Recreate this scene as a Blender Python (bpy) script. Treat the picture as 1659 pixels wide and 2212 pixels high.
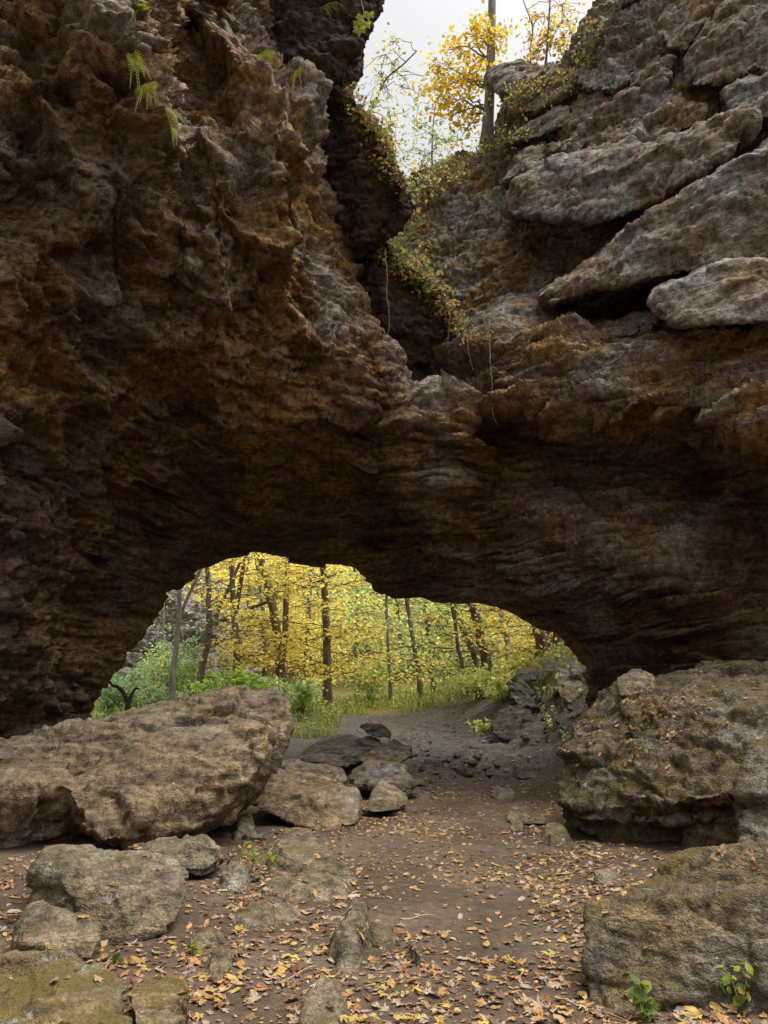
import bpy, bmesh, math, random
import numpy as np
from mathutils import Vector, Matrix
from mathutils.bvhtree import BVHTree

R = math.radians
rng = np.random.default_rng(7)
random.seed(7)
scene = bpy.context.scene
for o in list(bpy.data.objects):
    bpy.data.objects.remove(o)
COL = scene.collection

# ---------------------------------------------------------------- camera
F, CX, CY, PITCH, EYE = 1640.0, 829.5, 1106.0, R(13.5), 1.55   # photo measured at 1659 x 2212
cam_d = bpy.data.cameras.new('camera')
cam_d.sensor_fit = 'VERTICAL'
cam_d.sensor_height = 36.0
cam_d.lens = 36.0 * F / 2212.0
cam_d.clip_start = 0.05
cam_d.clip_end = 2000
cam = bpy.data.objects.new('camera', cam_d)
COL.objects.link(cam)
cam.location = (0, 0, EYE)
cam.rotation_euler = (R(90) + PITCH, 0, 0)
scene.camera = cam

# ---------------------------------------------------------------- sky, sun, exposure
SUN_EL, SUN_AZ = R(72), R(90)      # azimuth measured clockwise from +Y: high, over the right shoulder
world = bpy.data.worlds.new('World')
scene.world = world
world.use_nodes = True
wn, wl = world.node_tree.nodes, world.node_tree.links
wn.clear()
sky = wn.new('ShaderNodeTexSky')
sky.sky_type = 'NISHITA'
sky.sun_disc = False
sky.sun_elevation = SUN_EL
sky.sun_rotation = SUN_AZ
sky.air_density = 1.0
sky.dust_density = 7.0              # thick air: bright overhead, dim at the horizon, as under cloud
sky.ozone_density = 1.0
hs = wn.new('ShaderNodeHueSaturation')          # an overcast sky: nearly colourless
hs.inputs['Saturation'].default_value = 0.10
bg = wn.new('ShaderNodeBackground')
bg.inputs['Strength'].default_value = 0.12
wo = wn.new('ShaderNodeOutputWorld')
wl.new(sky.outputs[0], hs.inputs['Color'])
wl.new(hs.outputs[0], bg.inputs['Color'])
wl.new(bg.outputs[0], wo.inputs['Surface'])
sun_d = bpy.data.lights.new('sun', 'SUN')
sun_d.energy = 1.5
sun_d.angle = R(40)
sun_d.color = (1.0, 0.96, 0.9)
sun = bpy.data.objects.new('sun', sun_d)
COL.objects.link(sun)
sdir = Vector((math.sin(SUN_AZ) * math.cos(SUN_EL), math.cos(SUN_AZ) * math.cos(SUN_EL), math.sin(SUN_EL)))
sun.location = sdir * 60
sun.rotation_euler = (-sdir).to_track_quat('-Z', 'Y').to_euler()
vs = scene.view_settings
vs.view_transform = 'Standard'
vs.look = 'None'
vs.gamma = 1.0
vs.exposure = 0.82
vs.use_curve_mapping = False
scene.cycles.max_bounces = 6
scene.cycles.diffuse_bounces = 4
scene.cycles.use_denoising = True

# ---------------------------------------------------------------- measuring helpers
CP, SP = math.cos(PITCH), math.sin(PITCH)
def ray(px, py):
    xc, yc = (px - CX) / F, (CY - py) / F
    return np.array([xc, CP - yc * SP, SP + yc * CP])
def at(px, py, Y):
    """photo position + distance in metres along the ravine -> point in the world"""
    d = ray(px, py)
    t = Y / d[1]
    return np.array([d[0] * t, Y, EYE + d[2] * t])

# ---------------------------------------------------------------- noise
_G = np.array([[1,1,0],[-1,1,0],[1,-1,0],[-1,-1,0],[1,0,1],[-1,0,1],[1,0,-1],[-1,0,-1],
               [0,1,1],[0,-1,1],[0,1,-1],[0,-1,-1],[1,1,0],[-1,1,0],[0,-1,1],[0,-1,-1]], dtype=np.float32)
def _hash(i, j, k, s):
    h = (i * 374761393 + j * 668265263 + k * 2147483647 + s * 974711) & 0xffffffff
    h = ((h ^ (h >> 13)) * 1274126177) & 0xffffffff
    h = ((h ^ (h >> 15)) * 2246822519) & 0xffffffff
    return h ^ (h >> 16)
def perlin(P, seed=0):
    I = np.floor(P).astype(np.int64)
    f = (P - I).astype(np.float32)
    u = f * f * f * (f * (f * 6 - 15) + 10)
    out = np.zeros(len(P), dtype=np.float32)
    for a in (0, 1):
        wa = u[:, 0] if a else 1 - u[:, 0]
        for b in (0, 1):
            wb = wa * (u[:, 1] if b else 1 - u[:, 1])
            for c in (0, 1):
                w = wb * (u[:, 2] if c else 1 - u[:, 2])
                g = _G[_hash(I[:, 0] + a, I[:, 1] + b, I[:, 2] + c, seed) & 15]
                out += w * (g[:, 0] * (f[:, 0] - a) + g[:, 1] * (f[:, 1] - b) + g[:, 2] * (f[:, 2] - c))
    return out
def fbm(P, oct=4, seed=0, gain=0.5):
    o = np.zeros(len(P), dtype=np.float32)
    a, s = 1.0, 1.0
    for k in range(oct):
        o += a * perlin(P * s + 13.7 * k, seed + k)
        a *= gain
        s *= 2.03
    return o
def ridged(P, oct=4, seed=0):
    o = np.zeros(len(P), dtype=np.float32)
    a, s = 1.0, 1.0
    for k in range(oct):
        o += a * (1 - 2.2 * np.abs(perlin(P * s + 5.1 * k, seed + k)))
        a *= 0.5
        s *= 2.1
    return o - 0.9
def worley(P, seed=0, ids=False):
    I = np.floor(P).astype(np.int64)
    best = np.full(len(P), 9.0, dtype=np.float32)
    sec = np.full(len(P), 9.0, dtype=np.float32)
    cid = np.zeros(len(P), dtype=np.int64)
    off = np.zeros((len(P), 3), dtype=np.float32)
    for a in (-1, 0, 1):
        for b in (-1, 0, 1):
            for c in (-1, 0, 1):
                J = I + (a, b, c)
                h = _hash(J[:, 0], J[:, 1], J[:, 2], seed)
                q = np.stack([(h & 1023), (h >> 10) & 1023, (h >> 20) & 1023], 1) / 1023.0
                d = ((J + q - P) ** 2).sum(1).astype(np.float32)
                m = d < best
                cid = np.where(m, h, cid)
                if ids:
                    off = np.where(m[:, None], P - (J + q), off)
                sec = np.where(m, best, np.minimum(sec, d))
                best = np.where(m, d, best)
    return (np.sqrt(best), np.sqrt(sec), (cid & 1023) / 1023.0, (off * _G[(cid >> 11) & 15]).sum(1)) if ids else (np.sqrt(best), np.sqrt(sec))
def sstep(a, b, x):
    t = np.clip((x - a) / (b - a), 0, 1)
    return t * t * (3 - 2 * t)
def strata(P, h, seed, warp=0.35, tilt=(0.0, 0.0), rough=0.7):
    """bedding: every layer stands out by its own amount, with a groove at the joint"""
    q = (P[:, 2] + tilt[0] * P[:, 0] + tilt[1] * P[:, 1] + warp * perlin(P * 0.45, seed) + 0.25 * h * perlin(P * 2.1, seed + 3)) / h
    l = np.floor(q)
    fr = q - l
    Q = np.stack([P[:, 0] * rough, P[:, 1] * rough, l * 7.31], 1)
    pro = perlin(Q, seed + 1) * 1.4 + 0.5 * perlin(Q * 2.7, seed + 2)
    prof = 1 - (2 * fr - 1) ** 6
    return pro + 0.55 * (prof - 1)
def plates(P, h, seed, tilt=(0, 0), rough=0.5):
    """long beds that lean out towards their upper edge and end in a sharp step"""
    q = (P[:, 2] + tilt[0] * P[:, 0] + tilt[1] * P[:, 1] + 0.35 * perlin(P * 0.22, seed) + 0.045 * perlin(P * 1.3, seed + 5)) / h
    l = np.floor(q)
    fr = q - l
    Q = np.stack([P[:, 0] * rough, P[:, 1] * rough, l * 5.13], 1)
    pro = np.clip(perlin(Q, seed + 1) * 2.2 + 0.25, -0.5, 1.0)
    g = sstep(-0.05, 0.35, perlin(Q * 1.9, seed + 7)) * (0.4 + 1.2 * ((l * 0.618) % 1.0))
    return pro * (0.3 + 0.7 * fr) - 0.5 * g * sstep(0.14, 0.0, fr)
def rock_disp(P, amp=1.0, st=0.5, knob=0.5, seed=0, tilt=(0, 0), big=1.0, pits=0.0, chip=0.0, fine=0.5):
    d = big * 0.28 * fbm(P * 0.55, 3, seed)
    if np.any(np.asarray(st) > 0):
        d = d + st * (0.17 * strata(P, 0.62, seed + 11, 0.5, tilt) + 0.075 * strata(P, 0.21, seed + 17, 0.3, tilt, 1.3)
                      + 0.03 * strata(P, 0.08, seed + 23, 0.2, tilt, 2.6))
    if np.any(np.asarray(knob) > 0):
        d = d + knob * (0.16 * ridged(P * 1.1, 4, seed + 31) + 0.05 * ridged(P * 4.3, 3, seed + 37))
    if np.any(np.asarray(pits) > 0):
        w, _ = worley(P * 5.5, seed + 41)
        d = d - pits * 0.07 * sstep(0.38, 0.1, w)
    if chip > 0:                                     # fractured faces: every shard stands at its own height and tilt
        W = P + 0.12 * np.stack([perlin(P * 2.3 + k * 9.1, seed + 61 + k) for k in range(3)], 1)
        for sc, am in ((1.3, 0.17), (3.4, 0.075), (8.0, 0.03)):
            Q = W * sc * (1, 1, 1.6)
            a_, b_, c_, t_ = worley(Q, seed + 71, True)
            d = d + chip * am * ((c_ - 0.5) * 0.9 + 0.75 * t_ - 0.35 * sstep(0.10, 0.0, b_ - a_))
    d = d + fine * 0.05 * ridged(P * 6.5, 3, seed + 57)
    d = d + 0.035 * fbm(P * 5.0, 3, seed + 51)
    return amp * d

# ---------------------------------------------------------------- mesh helpers
def mesh_np(name, V, Fc, mat=None, smooth=False, col=None):
    """V (n,3), Fc (m,k) faces of constant size"""
    V = np.asarray(V, dtype=np.float32)
    Fc = np.asarray(Fc, dtype=np.int32)
    m = bpy.data.meshes.new(name)
    k = Fc.shape[1]
    m.vertices.add(len(V))
    m.vertices.foreach_set('co', V.ravel())
    m.loops.add(Fc.size)
    m.loops.foreach_set('vertex_index', Fc.ravel())
    m.polygons.add(len(Fc))
    m.polygons.foreach_set('loop_start', np.arange(0, Fc.size, k, dtype=np.int32))
    m.polygons.foreach_set('loop_total', np.full(len(Fc), k, dtype=np.int32))
    m.polygons.foreach_set('use_smooth', np.full(len(Fc), bool(smooth)))
    if col is not None:
        a = m.color_attributes.new('col', 'FLOAT_COLOR', 'POINT')
        c = np.ones((len(V), 4), dtype=np.float32)
        c[:, :3] = col
        a.data.foreach_set('color', c.ravel())
    m.update(calc_edges=True)
    m.validate()
    if mat:
        m.materials.append(mat)
    return m
def get_np(m):
    V = np.empty(len(m.vertices) * 3, dtype=np.float32)
    m.vertices.foreach_get('co', V)
    return V.reshape(-1, 3)
def link(name, mesh, parent=None, loc=None):
    o = bpy.data.objects.new(name, mesh)
    COL.objects.link(o)
    if parent is not None:
        o.parent = parent
    if loc is not None:
        o.location = loc
    return o
def tag(o, label=None, cat=None, group=None, kind=None):
    if label: o['label'] = label
    if cat: o['category'] = cat
    if group: o['group'] = group
    if kind: o['kind'] = kind
    return o
def empty(name, loc):
    o = bpy.data.objects.new(name, None)
    o.empty_display_size = 0.2
    COL.objects.link(o)
    o.location = Vector([float(v) for v in loc])
    return o
def rebase(mesh, base):
    V = get_np(mesh) - np.asarray(base, dtype=np.float32)
    mesh.vertices.foreach_set('co', V.ravel())
    mesh.update()
BVHS = []
def reg_bvh(mesh, V=None):
    V = get_np(mesh) if V is None else V
    polys = [tuple(p.vertices) for p in mesh.polygons]
    b = BVHTree.FromPolygons([tuple(v) for v in V.tolist()], polys)
    BVHS.append(b)
    return b
def cast(px, py, bvhs=None):
    d = Vector(ray(px, py)).normalized()
    best = None
    for b in (bvhs or BVHS):
        h = b.ray_cast(Vector((0, 0, EYE)), d)
        if h[0] is not None and (best is None or h[3] < best[3]):
            best = h
    return best

# ---------------------------------------------------------------- materials
def nt(name):
    m = bpy.data.materials.new(name)
    m.use_nodes = True
    n = m.node_tree.nodes
    n.clear()
    out = n.new('ShaderNodeOutputMaterial')
    return m, n, m.node_tree.links, out
def mixc(n, l, fac, a, b, mode='MIX'):
    x = n.new('ShaderNodeMix')
    x.data_type = 'RGBA'
    x.blend_type = mode
    for s, v in (('Factor', fac), ('A', a), ('B', b)):
        sock = [i for i in x.inputs if i.name == s and (i.type == 'VALUE' if s == 'Factor' else i.type == 'RGBA')][0]
        if hasattr(v, 'links'):
            l.new(v, sock)
        elif s == 'Factor':
            sock.default_value = v
        else:
            sock.default_value = (*v[:3], 1)
    return [o for o in x.outputs if o.type == 'RGBA'][0]
def noise_n(n, l, vec, scale, detail=6, rough=0.6, dist=0.0):
    t = n.new('ShaderNodeTexNoise')
    t.inputs['Scale'].default_value = scale
    t.inputs['Detail'].default_value = detail
    t.inputs['Roughness'].default_value = rough
    t.inputs['Distortion'].default_value = dist
    l.new(vec, t.inputs['Vector'])
    return t.outputs['Fac']
def ramp_n(n, l, fac, lo, hi, v0=0.0, v1=1.0):
    t = n.new('ShaderNodeMapRange')
    t.interpolation_type = 'SMOOTHSTEP'
    t.inputs['From Min'].default_value = lo
    t.inputs['From Max'].default_value = hi
    t.inputs['To Min'].default_value = v0
    t.inputs['To Max'].default_value = v1
    l.new(fac, t.inputs['Value'])
    return t.outputs['Result']
def math_n(n, l, op, a, b):
    t = n.new('ShaderNodeMath')
    t.operation = op
    for i, v in enumerate((a, b)):
        if hasattr(v, 'links'):
            l.new(v, t.inputs[i])
        else:
            t.inputs[i].default_value = v
    return t.outputs[0]
def mapped(n, l, vec, sc):
    mp = n.new('ShaderNodeMapping')
    mp.inputs['Scale'].default_value = sc
    l.new(vec, mp.inputs['Vector'])
    return mp.outputs[0]
def rock_mat(name, brown, ochre, grey, f_ochre=0.5, f_grey=0.5, moss=0.0, moss_col=(0.10, 0.10, 0.03), lichen=0.0,
             bump=0.6, seed=0.0, region=False, rough=0.85, dust=0.0, dust_col=(0.3, 0.2, 0.12)):
    m, n, l, out = nt(name)
    g = n.new('ShaderNodeNewGeometry')
    off = n.new('ShaderNodeVectorMath')
    off.operation = 'ADD'
    off.inputs[1].default_value = (seed * 3.1, seed * 7.7, seed * 1.3)
    l.new(g.outputs['Position'], off.inputs[0])
    P = off.outputs[0]
    n1 = noise_n(n, l, P, 0.42, 5, 0.6, 0.6)
    n2 = noise_n(n, l, P, 0.75, 6, 0.62, 0.4)
    n3 = noise_n(n, l, P, 9.0, 6, 0.7)
    ns = noise_n(n, l, mapped(n, l, P, (0.8, 0.8, 6.0)), 1.6, 4, 0.65, 0.7)
    fo = ramp_n(n, l, n1, 0.56 - 0.25 * f_ochre, 0.80 - 0.25 * f_ochre)
    fg = ramp_n(n, l, n2, 0.58 - 0.25 * f_grey, 0.84 - 0.25 * f_grey)
    if region:
        at_ = n.new('ShaderNodeAttribute')
        at_.attribute_name = 'col'
        sp = n.new('ShaderNodeSeparateColor')
        l.new(at_.outputs['Color'], sp.inputs[0])
        fo = math_n(n, l, 'MULTIPLY', fo, sp.outputs[0])
        fg = math_n(n, l, 'MULTIPLY', fg, sp.outputs[1])
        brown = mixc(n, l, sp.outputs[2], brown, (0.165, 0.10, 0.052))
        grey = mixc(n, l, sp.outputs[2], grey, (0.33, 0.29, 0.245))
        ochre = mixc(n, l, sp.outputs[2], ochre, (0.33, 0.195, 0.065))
    c = mixc(n, l, fo, brown, ochre)
    c = mixc(n, l, fg, c, grey)
    streak = ramp_n(n, l, ns, 0.35, 0.65, 0.62, 1.25)
    fine = ramp_n(n, l, n3, 0.32, 0.68, 0.45, 1.6)
    vor = n.new('ShaderNodeTexVoronoi')
    vor.feature = 'DISTANCE_TO_EDGE'
    vor.inputs['Scale'].default_value = 3.2
    wv = n.new('ShaderNodeVectorMath')
    wv.operation = 'MULTIPLY_ADD'
    nw = n.new('ShaderNodeTexNoise')
    nw.inputs['Scale'].default_value = 2.5
    nw.inputs['Detail'].default_value = 3
    l.new(P, nw.inputs['Vector'])
    l.new(nw.outputs['Color'], wv.inputs[0])
    wv.inputs[1].default_value = (0.9, 0.9, 0.9)
    l.new(mapped(n, l, P, (0.7, 0.7, 1.9)), wv.inputs[2])
    l.new(wv.outputs[0], vor.inputs['Vector'])
    crack = ramp_n(n, l, vor.outputs['Distance'], 0.0, 0.035, 0.0, 1.0)
    v = math_n(n, l, 'MULTIPLY', math_n(n, l, 'MULTIPLY', streak, fine), ramp_n(n, l, noise_n(n, l, P, 46.0, 3, 0.75), 0.3, 0.7, 0.7, 1.32))
    vc = n.new('ShaderNodeCombineColor')
    for i in range(3):
        l.new(v, vc.inputs[i])
    c = mixc(n, l, 1.0, c, vc.outputs[0], 'MULTIPLY')
    nz = n.new('ShaderNodeSeparateXYZ')
    l.new(g.outputs['Normal'], nz.inputs[0])
    if dust > 0:
        fd = math_n(n, l, 'ADD', math_n(n, l, 'MULTIPLY', nz.outputs[2], 0.55), n2)
        c = mixc(n, l, ramp_n(n, l, fd, 0.78, 1.02, 0.0, dust), c, dust_col)
    if moss > 0:
        n4 = noise_n(n, l, P, 2.6, 6, 0.72, 0.3)
        fm = math_n(n, l, 'ADD', math_n(n, l, 'MULTIPLY', nz.outputs[2], 0.12), n4)
        c = mixc(n, l, ramp_n(n, l, fm, 0.66 - 0.2 * moss, 0.80 - 0.2 * moss, 0.0, 0.9), c, moss_col)
    if lichen > 0:
        n5 = noise_n(n, l, P, 5.5, 6, 0.8, 0.2)
        c = mixc(n, l, ramp_n(n, l, n5, 0.66 - 0.12 * lichen, 0.72 - 0.12 * lichen, 0.0, 0.75), c, (0.36, 0.37, 0.34))
    b = n.new('ShaderNodeBsdfPrincipled')
    l.new(c, b.inputs['Base Color'])
    b.inputs['Roughness'].default_value = rough
    b.inputs['Specular IOR Level'].default_value = 0.25
    nf = noise_n(n, l, P, 38.0, 3, 0.7)
    hgt = math_n(n, l, 'ADD', math_n(n, l, 'ADD', math_n(n, l, 'MULTIPLY', n3, 1.2), math_n(n, l, 'MULTIPLY', crack, 0.09)), math_n(n, l, 'ADD', math_n(n, l, 'MULTIPLY', ns, 0.6), math_n(n, l, 'MULTIPLY', nf, 0.55)))
    bp = n.new('ShaderNodeBump')
    bp.inputs['Strength'].default_value = bump
    bp.inputs['Distance'].default_value = 0.12
    l.new(hgt, bp.inputs['Height'])
    l.new(bp.outputs[0], b.inputs['Normal'])
    l.new(b.outputs[0], out.inputs['Surface'])
    return m
def leaf_mat(name, trans=0.45, rough=0.6, tint=(1, 1, 1)):
    m, n, l, out = nt(name)
    a = n.new('ShaderNodeAttribute')
    a.attribute_name = 'col'
    g = n.new('ShaderNodeNewGeometry')
    nv = noise_n(n, l, g.outputs['Position'], 30, 3, 0.6)
    v = ramp_n(n, l, nv, 0.3, 0.7, 0.8, 1.2)
    vc = n.new('ShaderNodeCombineColor')
    for i in range(3):
        l.new(v, vc.inputs[i])
    c = mixc(n, l, 1.0, a.outputs['Color'], vc.outputs[0], 'MULTIPLY')
    d = n.new('ShaderNodeBsdfPrincipled')
    d.inputs['Roughness'].default_value = rough
    d.inputs['Specular IOR Level'].default_value = 0.25
    l.new(c, d.inputs['Base Color'])
    t = n.new('ShaderNodeBsdfTranslucent')
    l.new(c, t.inputs['Color'])
    mx = n.new('ShaderNodeMixShader')
    mx.inputs[0].default_value = trans
    l.new(d.outputs[0], mx.inputs[1])
    l.new(t.outputs[0], mx.inputs[2])
    l.new(mx.outputs[0], out.inputs['Surface'])
    return m
def bark_mat(name, a, b_, scale=6):
    m, n, l, out = nt(name)
    g = n.new('ShaderNodeNewGeometry')
    P = mapped(n, l, g.outputs['Position'], (1, 1, 0.25))
    f = noise_n(n, l, P, scale, 7, 0.7, 0.5)
    f2 = noise_n(n, l, g.outputs['Position'], 1.3, 4, 0.6)
    c = mixc(n, l, ramp_n(n, l, f, 0.35, 0.65), a, b_)
    c = mixc(n, l, ramp_n(n, l, f2, 0.5, 0.7, 0, 0.5), c, tuple(x * 1.5 for x in b_))
    b = n.new('ShaderNodeBsdfPrincipled')
    b.inputs['Roughness'].default_value = 0.9
    l.new(c, b.inputs['Base Color'])
    bp = n.new('ShaderNodeBump')
    bp.inputs['Strength'].default_value = 0.7
    bp.inputs['Distance'].default_value = 0.03
    l.new(f, bp.inputs['Height'])
    l.new(bp.outputs[0], b.inputs['Normal'])
    l.new(b.outputs[0], out.inputs['Surface'])
    return m

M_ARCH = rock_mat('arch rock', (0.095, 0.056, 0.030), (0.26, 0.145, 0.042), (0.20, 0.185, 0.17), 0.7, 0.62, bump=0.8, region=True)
M_DARKWALL = rock_mat('dark wall rock', (0.075, 0.052, 0.038), (0.14, 0.085, 0.04), (0.085, 0.076, 0.072), 0.35, 0.4, bump=0.8, seed=4)  # dark brown rock, toned down further: shade under the overhang put into the colour
M_CLIFF = rock_mat('cliff rock', (0.22, 0.15, 0.085), (0.33, 0.20, 0.08), (0.29, 0.275, 0.255), 0.6, 0.75, bump=0.7, seed=9)
M_SLAB = rock_mat('cliff slab rock', (0.22, 0.165, 0.11), (0.31, 0.205, 0.10), (0.31, 0.295, 0.27), 0.45, 0.7, bump=0.7, seed=12, lichen=0.25)
M_TAN = rock_mat('tan boulder rock', (0.155, 0.113, 0.066), (0.235, 0.168, 0.088), (0.235, 0.20, 0.15), 0.5, 0.5, bump=0.6, seed=15, dust=0.25, dust_col=(0.195, 0.137, 0.082))
M_GREYB = rock_mat('grey boulder rock', (0.185, 0.148, 0.095), (0.255, 0.185, 0.105), (0.285, 0.25, 0.19), 0.4, 0.5, bump=0.8, seed=21, moss=0.25, moss_col=(0.17, 0.135, 0.06), lichen=0.25)
M_MOSSB = rock_mat('mossy boulder rock', (0.145, 0.112, 0.07), (0.19, 0.13, 0.055), (0.20, 0.185, 0.15), 0.4, 0.55, bump=0.8, seed=27, moss=0.45, moss_col=(0.155, 0.115, 0.03), lichen=0.5)
M_DARKB = rock_mat('dark boulder rock', (0.10, 0.085, 0.06), (0.16, 0.11, 0.055), (0.16, 0.15, 0.135), 0.3, 0.6, bump=0.8, seed=33, moss=0.3, moss_col=(0.08, 0.085, 0.03))
M_WETB = rock_mat('damp slab rock', (0.15, 0.115, 0.076), (0.21, 0.15, 0.075), (0.22, 0.20, 0.175), 0.45, 0.45, bump=0.6, seed=39, rough=0.6)
M_PALE = rock_mat('pale boulder rock', (0.26, 0.225, 0.18), (0.32, 0.24, 0.14), (0.31, 0.29, 0.265), 0.3, 0.7, bump=0.6, seed=61)
M_LEAF = leaf_mat('foliage', 0.6)
M_DRY = leaf_mat('dry leaves', 0.2, 0.6)
M_BARK = bark_mat('bark', (0.085, 0.063, 0.047), (0.20, 0.155, 0.115))
M_BARKP = bark_mat('pale bark', (0.14, 0.115, 0.095), (0.30, 0.27, 0.23))
M_VINE = bark_mat('dry vine', (0.25, 0.18, 0.11), (0.40, 0.31, 0.2), 20)
M_CHAR = bark_mat('blackened wood', (0.012, 0.010, 0.008), (0.03, 0.022, 0.016), 20)

# ---------------------------------------------------------------- ground
GPTS = [  # world x, y, z
    (-3, -3, 0), (3, -3, 0), (0, -3, 0), (-12, -3, 0.4), (12, -3, 0.4), (-3, 3, 0.02), (0, 3, 0), (3, 3, 0.05), (-6, 5, 0.15), (6, 5, 0.3),
    (0, 6, 0), (-2, 6, 0.02), (2.2, 6, 0.02), (3.2, 6, 0.15), (0.5, 8, -0.02), (-2, 8, 0.0), (3, 8, 0.05), (4.5, 8, 0.3), (-5, 8, 0.1), (0.6, 10, -0.03), (2.5, 10, 0.0),
    (-2, 10, 0.0), (-5, 11, 0.1), (1, 12, 0.0), (2.6, 12, 0.0), (-1.5, 12, 0.0), (5, 12, 0.6), (-7, 13, 0.3), (1.5, 14, 0.06), (3, 14, 0.12), (4.3, 14, 0.75), (-1, 14, 0.1), (-4, 14, 0.3)]
for px, py, Y in [(950, 1640, 16.3), (1080, 1640, 16.3), (1190, 1640, 15.8), (1210, 1600, 16.2), (1250, 1520, 16.8), (1300, 1500, 16), (900, 1590, 19), (1050, 1592, 18.5), (800, 1600, 18.5), (700, 1640, 16.5),
                  (760, 1549, 23.5), (860, 1551, 23.0), (960, 1560, 21.5), (900, 1535, 25), (1000, 1522, 22.5), (1080, 1490, 22.5), (1120, 1460, 22),
                  (1180, 1450, 20), (1240, 1430, 19.5), (1060, 1585, 19.5), (1100, 1560, 19), (650, 1535, 23), (560, 1545, 24), (400, 1545, 25), (250, 1555, 24), (100, 1570, 22), (640, 1590, 19.5), (550, 1600, 18),
                  (760, 1528, 30), (900, 1515, 30), (1050, 1450, 30), (500, 1530, 32), (300, 1520, 32)]:
    GPTS.append(tuple(at(px, py, Y)))
GPTS += [(12, 15, 3), (-14, 15, 1.0), (16, 30, 5), (-16, 30, 3), (0, 42, 2.2), (15, 42, 6), (-15, 42, 5), (0, 60, 9), (25, 60, 14), (-25, 60, 13), (0, 90, 22), (40, 90, 25), (-40, 90, 25),
         (-30, 0, 6), (30, 0, 6), (-16, -8, 2.5), (16, -8, 2.5), (0, -12, 1.5), (0, -30, 9), (-25, -25, 11), (25, -25, 11)]  # ground rising behind the camera, unseen; added to block low sky light
GP = np.array(GPTS)
def _tps(r2):
    return np.where(r2 > 1e-12, 0.5 * r2 * np.log(np.maximum(r2, 1e-12)), 0.0)
_n = len(GP)
_K = _tps(((GP[:, None, :2] - GP[None, :, :2]) ** 2).sum(-1)) + 0.15 * np.eye(_n)
_A = np.zeros((_n + 3, _n + 3))
_A[:_n, :_n] = _K
_A[:_n, _n] = 1
_A[:_n, _n + 1:] = GP[:, :2]
_A[_n:, :_n] = _A[:_n, _n:].T
_W = np.linalg.solve(_A, np.concatenate([GP[:, 2], np.zeros(3)]))
def ground_base(xy):
    xy = np.asarray(xy, dtype=float)
    q = np.clip(xy, (-60, -40), (60, 110))
    o = np.empty(len(xy))
    for s in range(0, len(xy), 20000):
        p = q[s:s + 20000]
        o[s:s + 20000] = _tps(((p[:, None, :] - GP[None, :, :2]) ** 2).sum(-1)) @ _W[:_n] + _W[_n] + p @ _W[_n + 1:]
    return o
def ground_h(xy):
    xy = np.asarray(xy, dtype=float)
    z = ground_base(xy)
    P = np.stack([xy[:, 0], xy[:, 1], np.zeros(len(xy))], 1)
    n = 0.05 * fbm(P * 0.7, 3, 301) + 0.012 * fbm(P * 4.0, 3, 311)
    # rocky broken step where the path climbs
    rough = sstep(14.2, 15.4, xy[:, 1]) * sstep(23, 17, xy[:, 1]) * sstep(0.2, 1.2, xy[:, 0])
    w, w2 = worley(P * (1.6, 2.6, 1), 321)
    n = n + rough * (0.10 * sstep(0.02, 0.3, w2 - w) - 0.06 + 0.05 * fbm(P * 2.5, 3, 331))
    far = sstep(28, 50, xy[:, 1])
    n = n + far * 0.6 * fbm(P * 0.15, 3, 341)
    return z + n
def gz(x, y):
    return float(ground_h(np.array([[x, y]]))[0])
def warp_axis(lo, hi, c, dense, n):
    t = np.linspace(-1, 1, n)
    k = 5.0
    s = np.sinh(k * t) / math.sinh(k)
    a = np.where(s < 0, c + s * (c - lo), c + s * (hi - c))
    return a
xs = np.concatenate([np.linspace(-400, -60, 12)[:-1], np.linspace(-60, -8, 40)[:-1], np.linspace(-8, 8, 230), np.linspace(8, 60, 40)[1:], np.linspace(60, 400, 12)[1:]])
ys = np.concatenate([np.linspace(-400, -40, 10)[:-1], np.linspace(-40, 2, 30)[:-1], np.linspace(2, 14, 230)[:-1], np.linspace(14, 26, 150)[:-1], np.linspace(26, 110, 70), np.linspace(110, 900, 14)[1:]])
XX, YY = np.meshgrid(xs, ys)
xy = np.stack([XX.ravel(), YY.ravel()], 1)
gzv = ground_h(xy)
Vg = np.column_stack([xy, gzv])
def grid_faces(nr, nc):
    i = np.arange(nr * nc).reshape(nr, nc)
    return np.stack([i[:-1, :-1], i[:-1, 1:], i[1:, 1:], i[1:, :-1]], -1).reshape(-1, 4)
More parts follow.
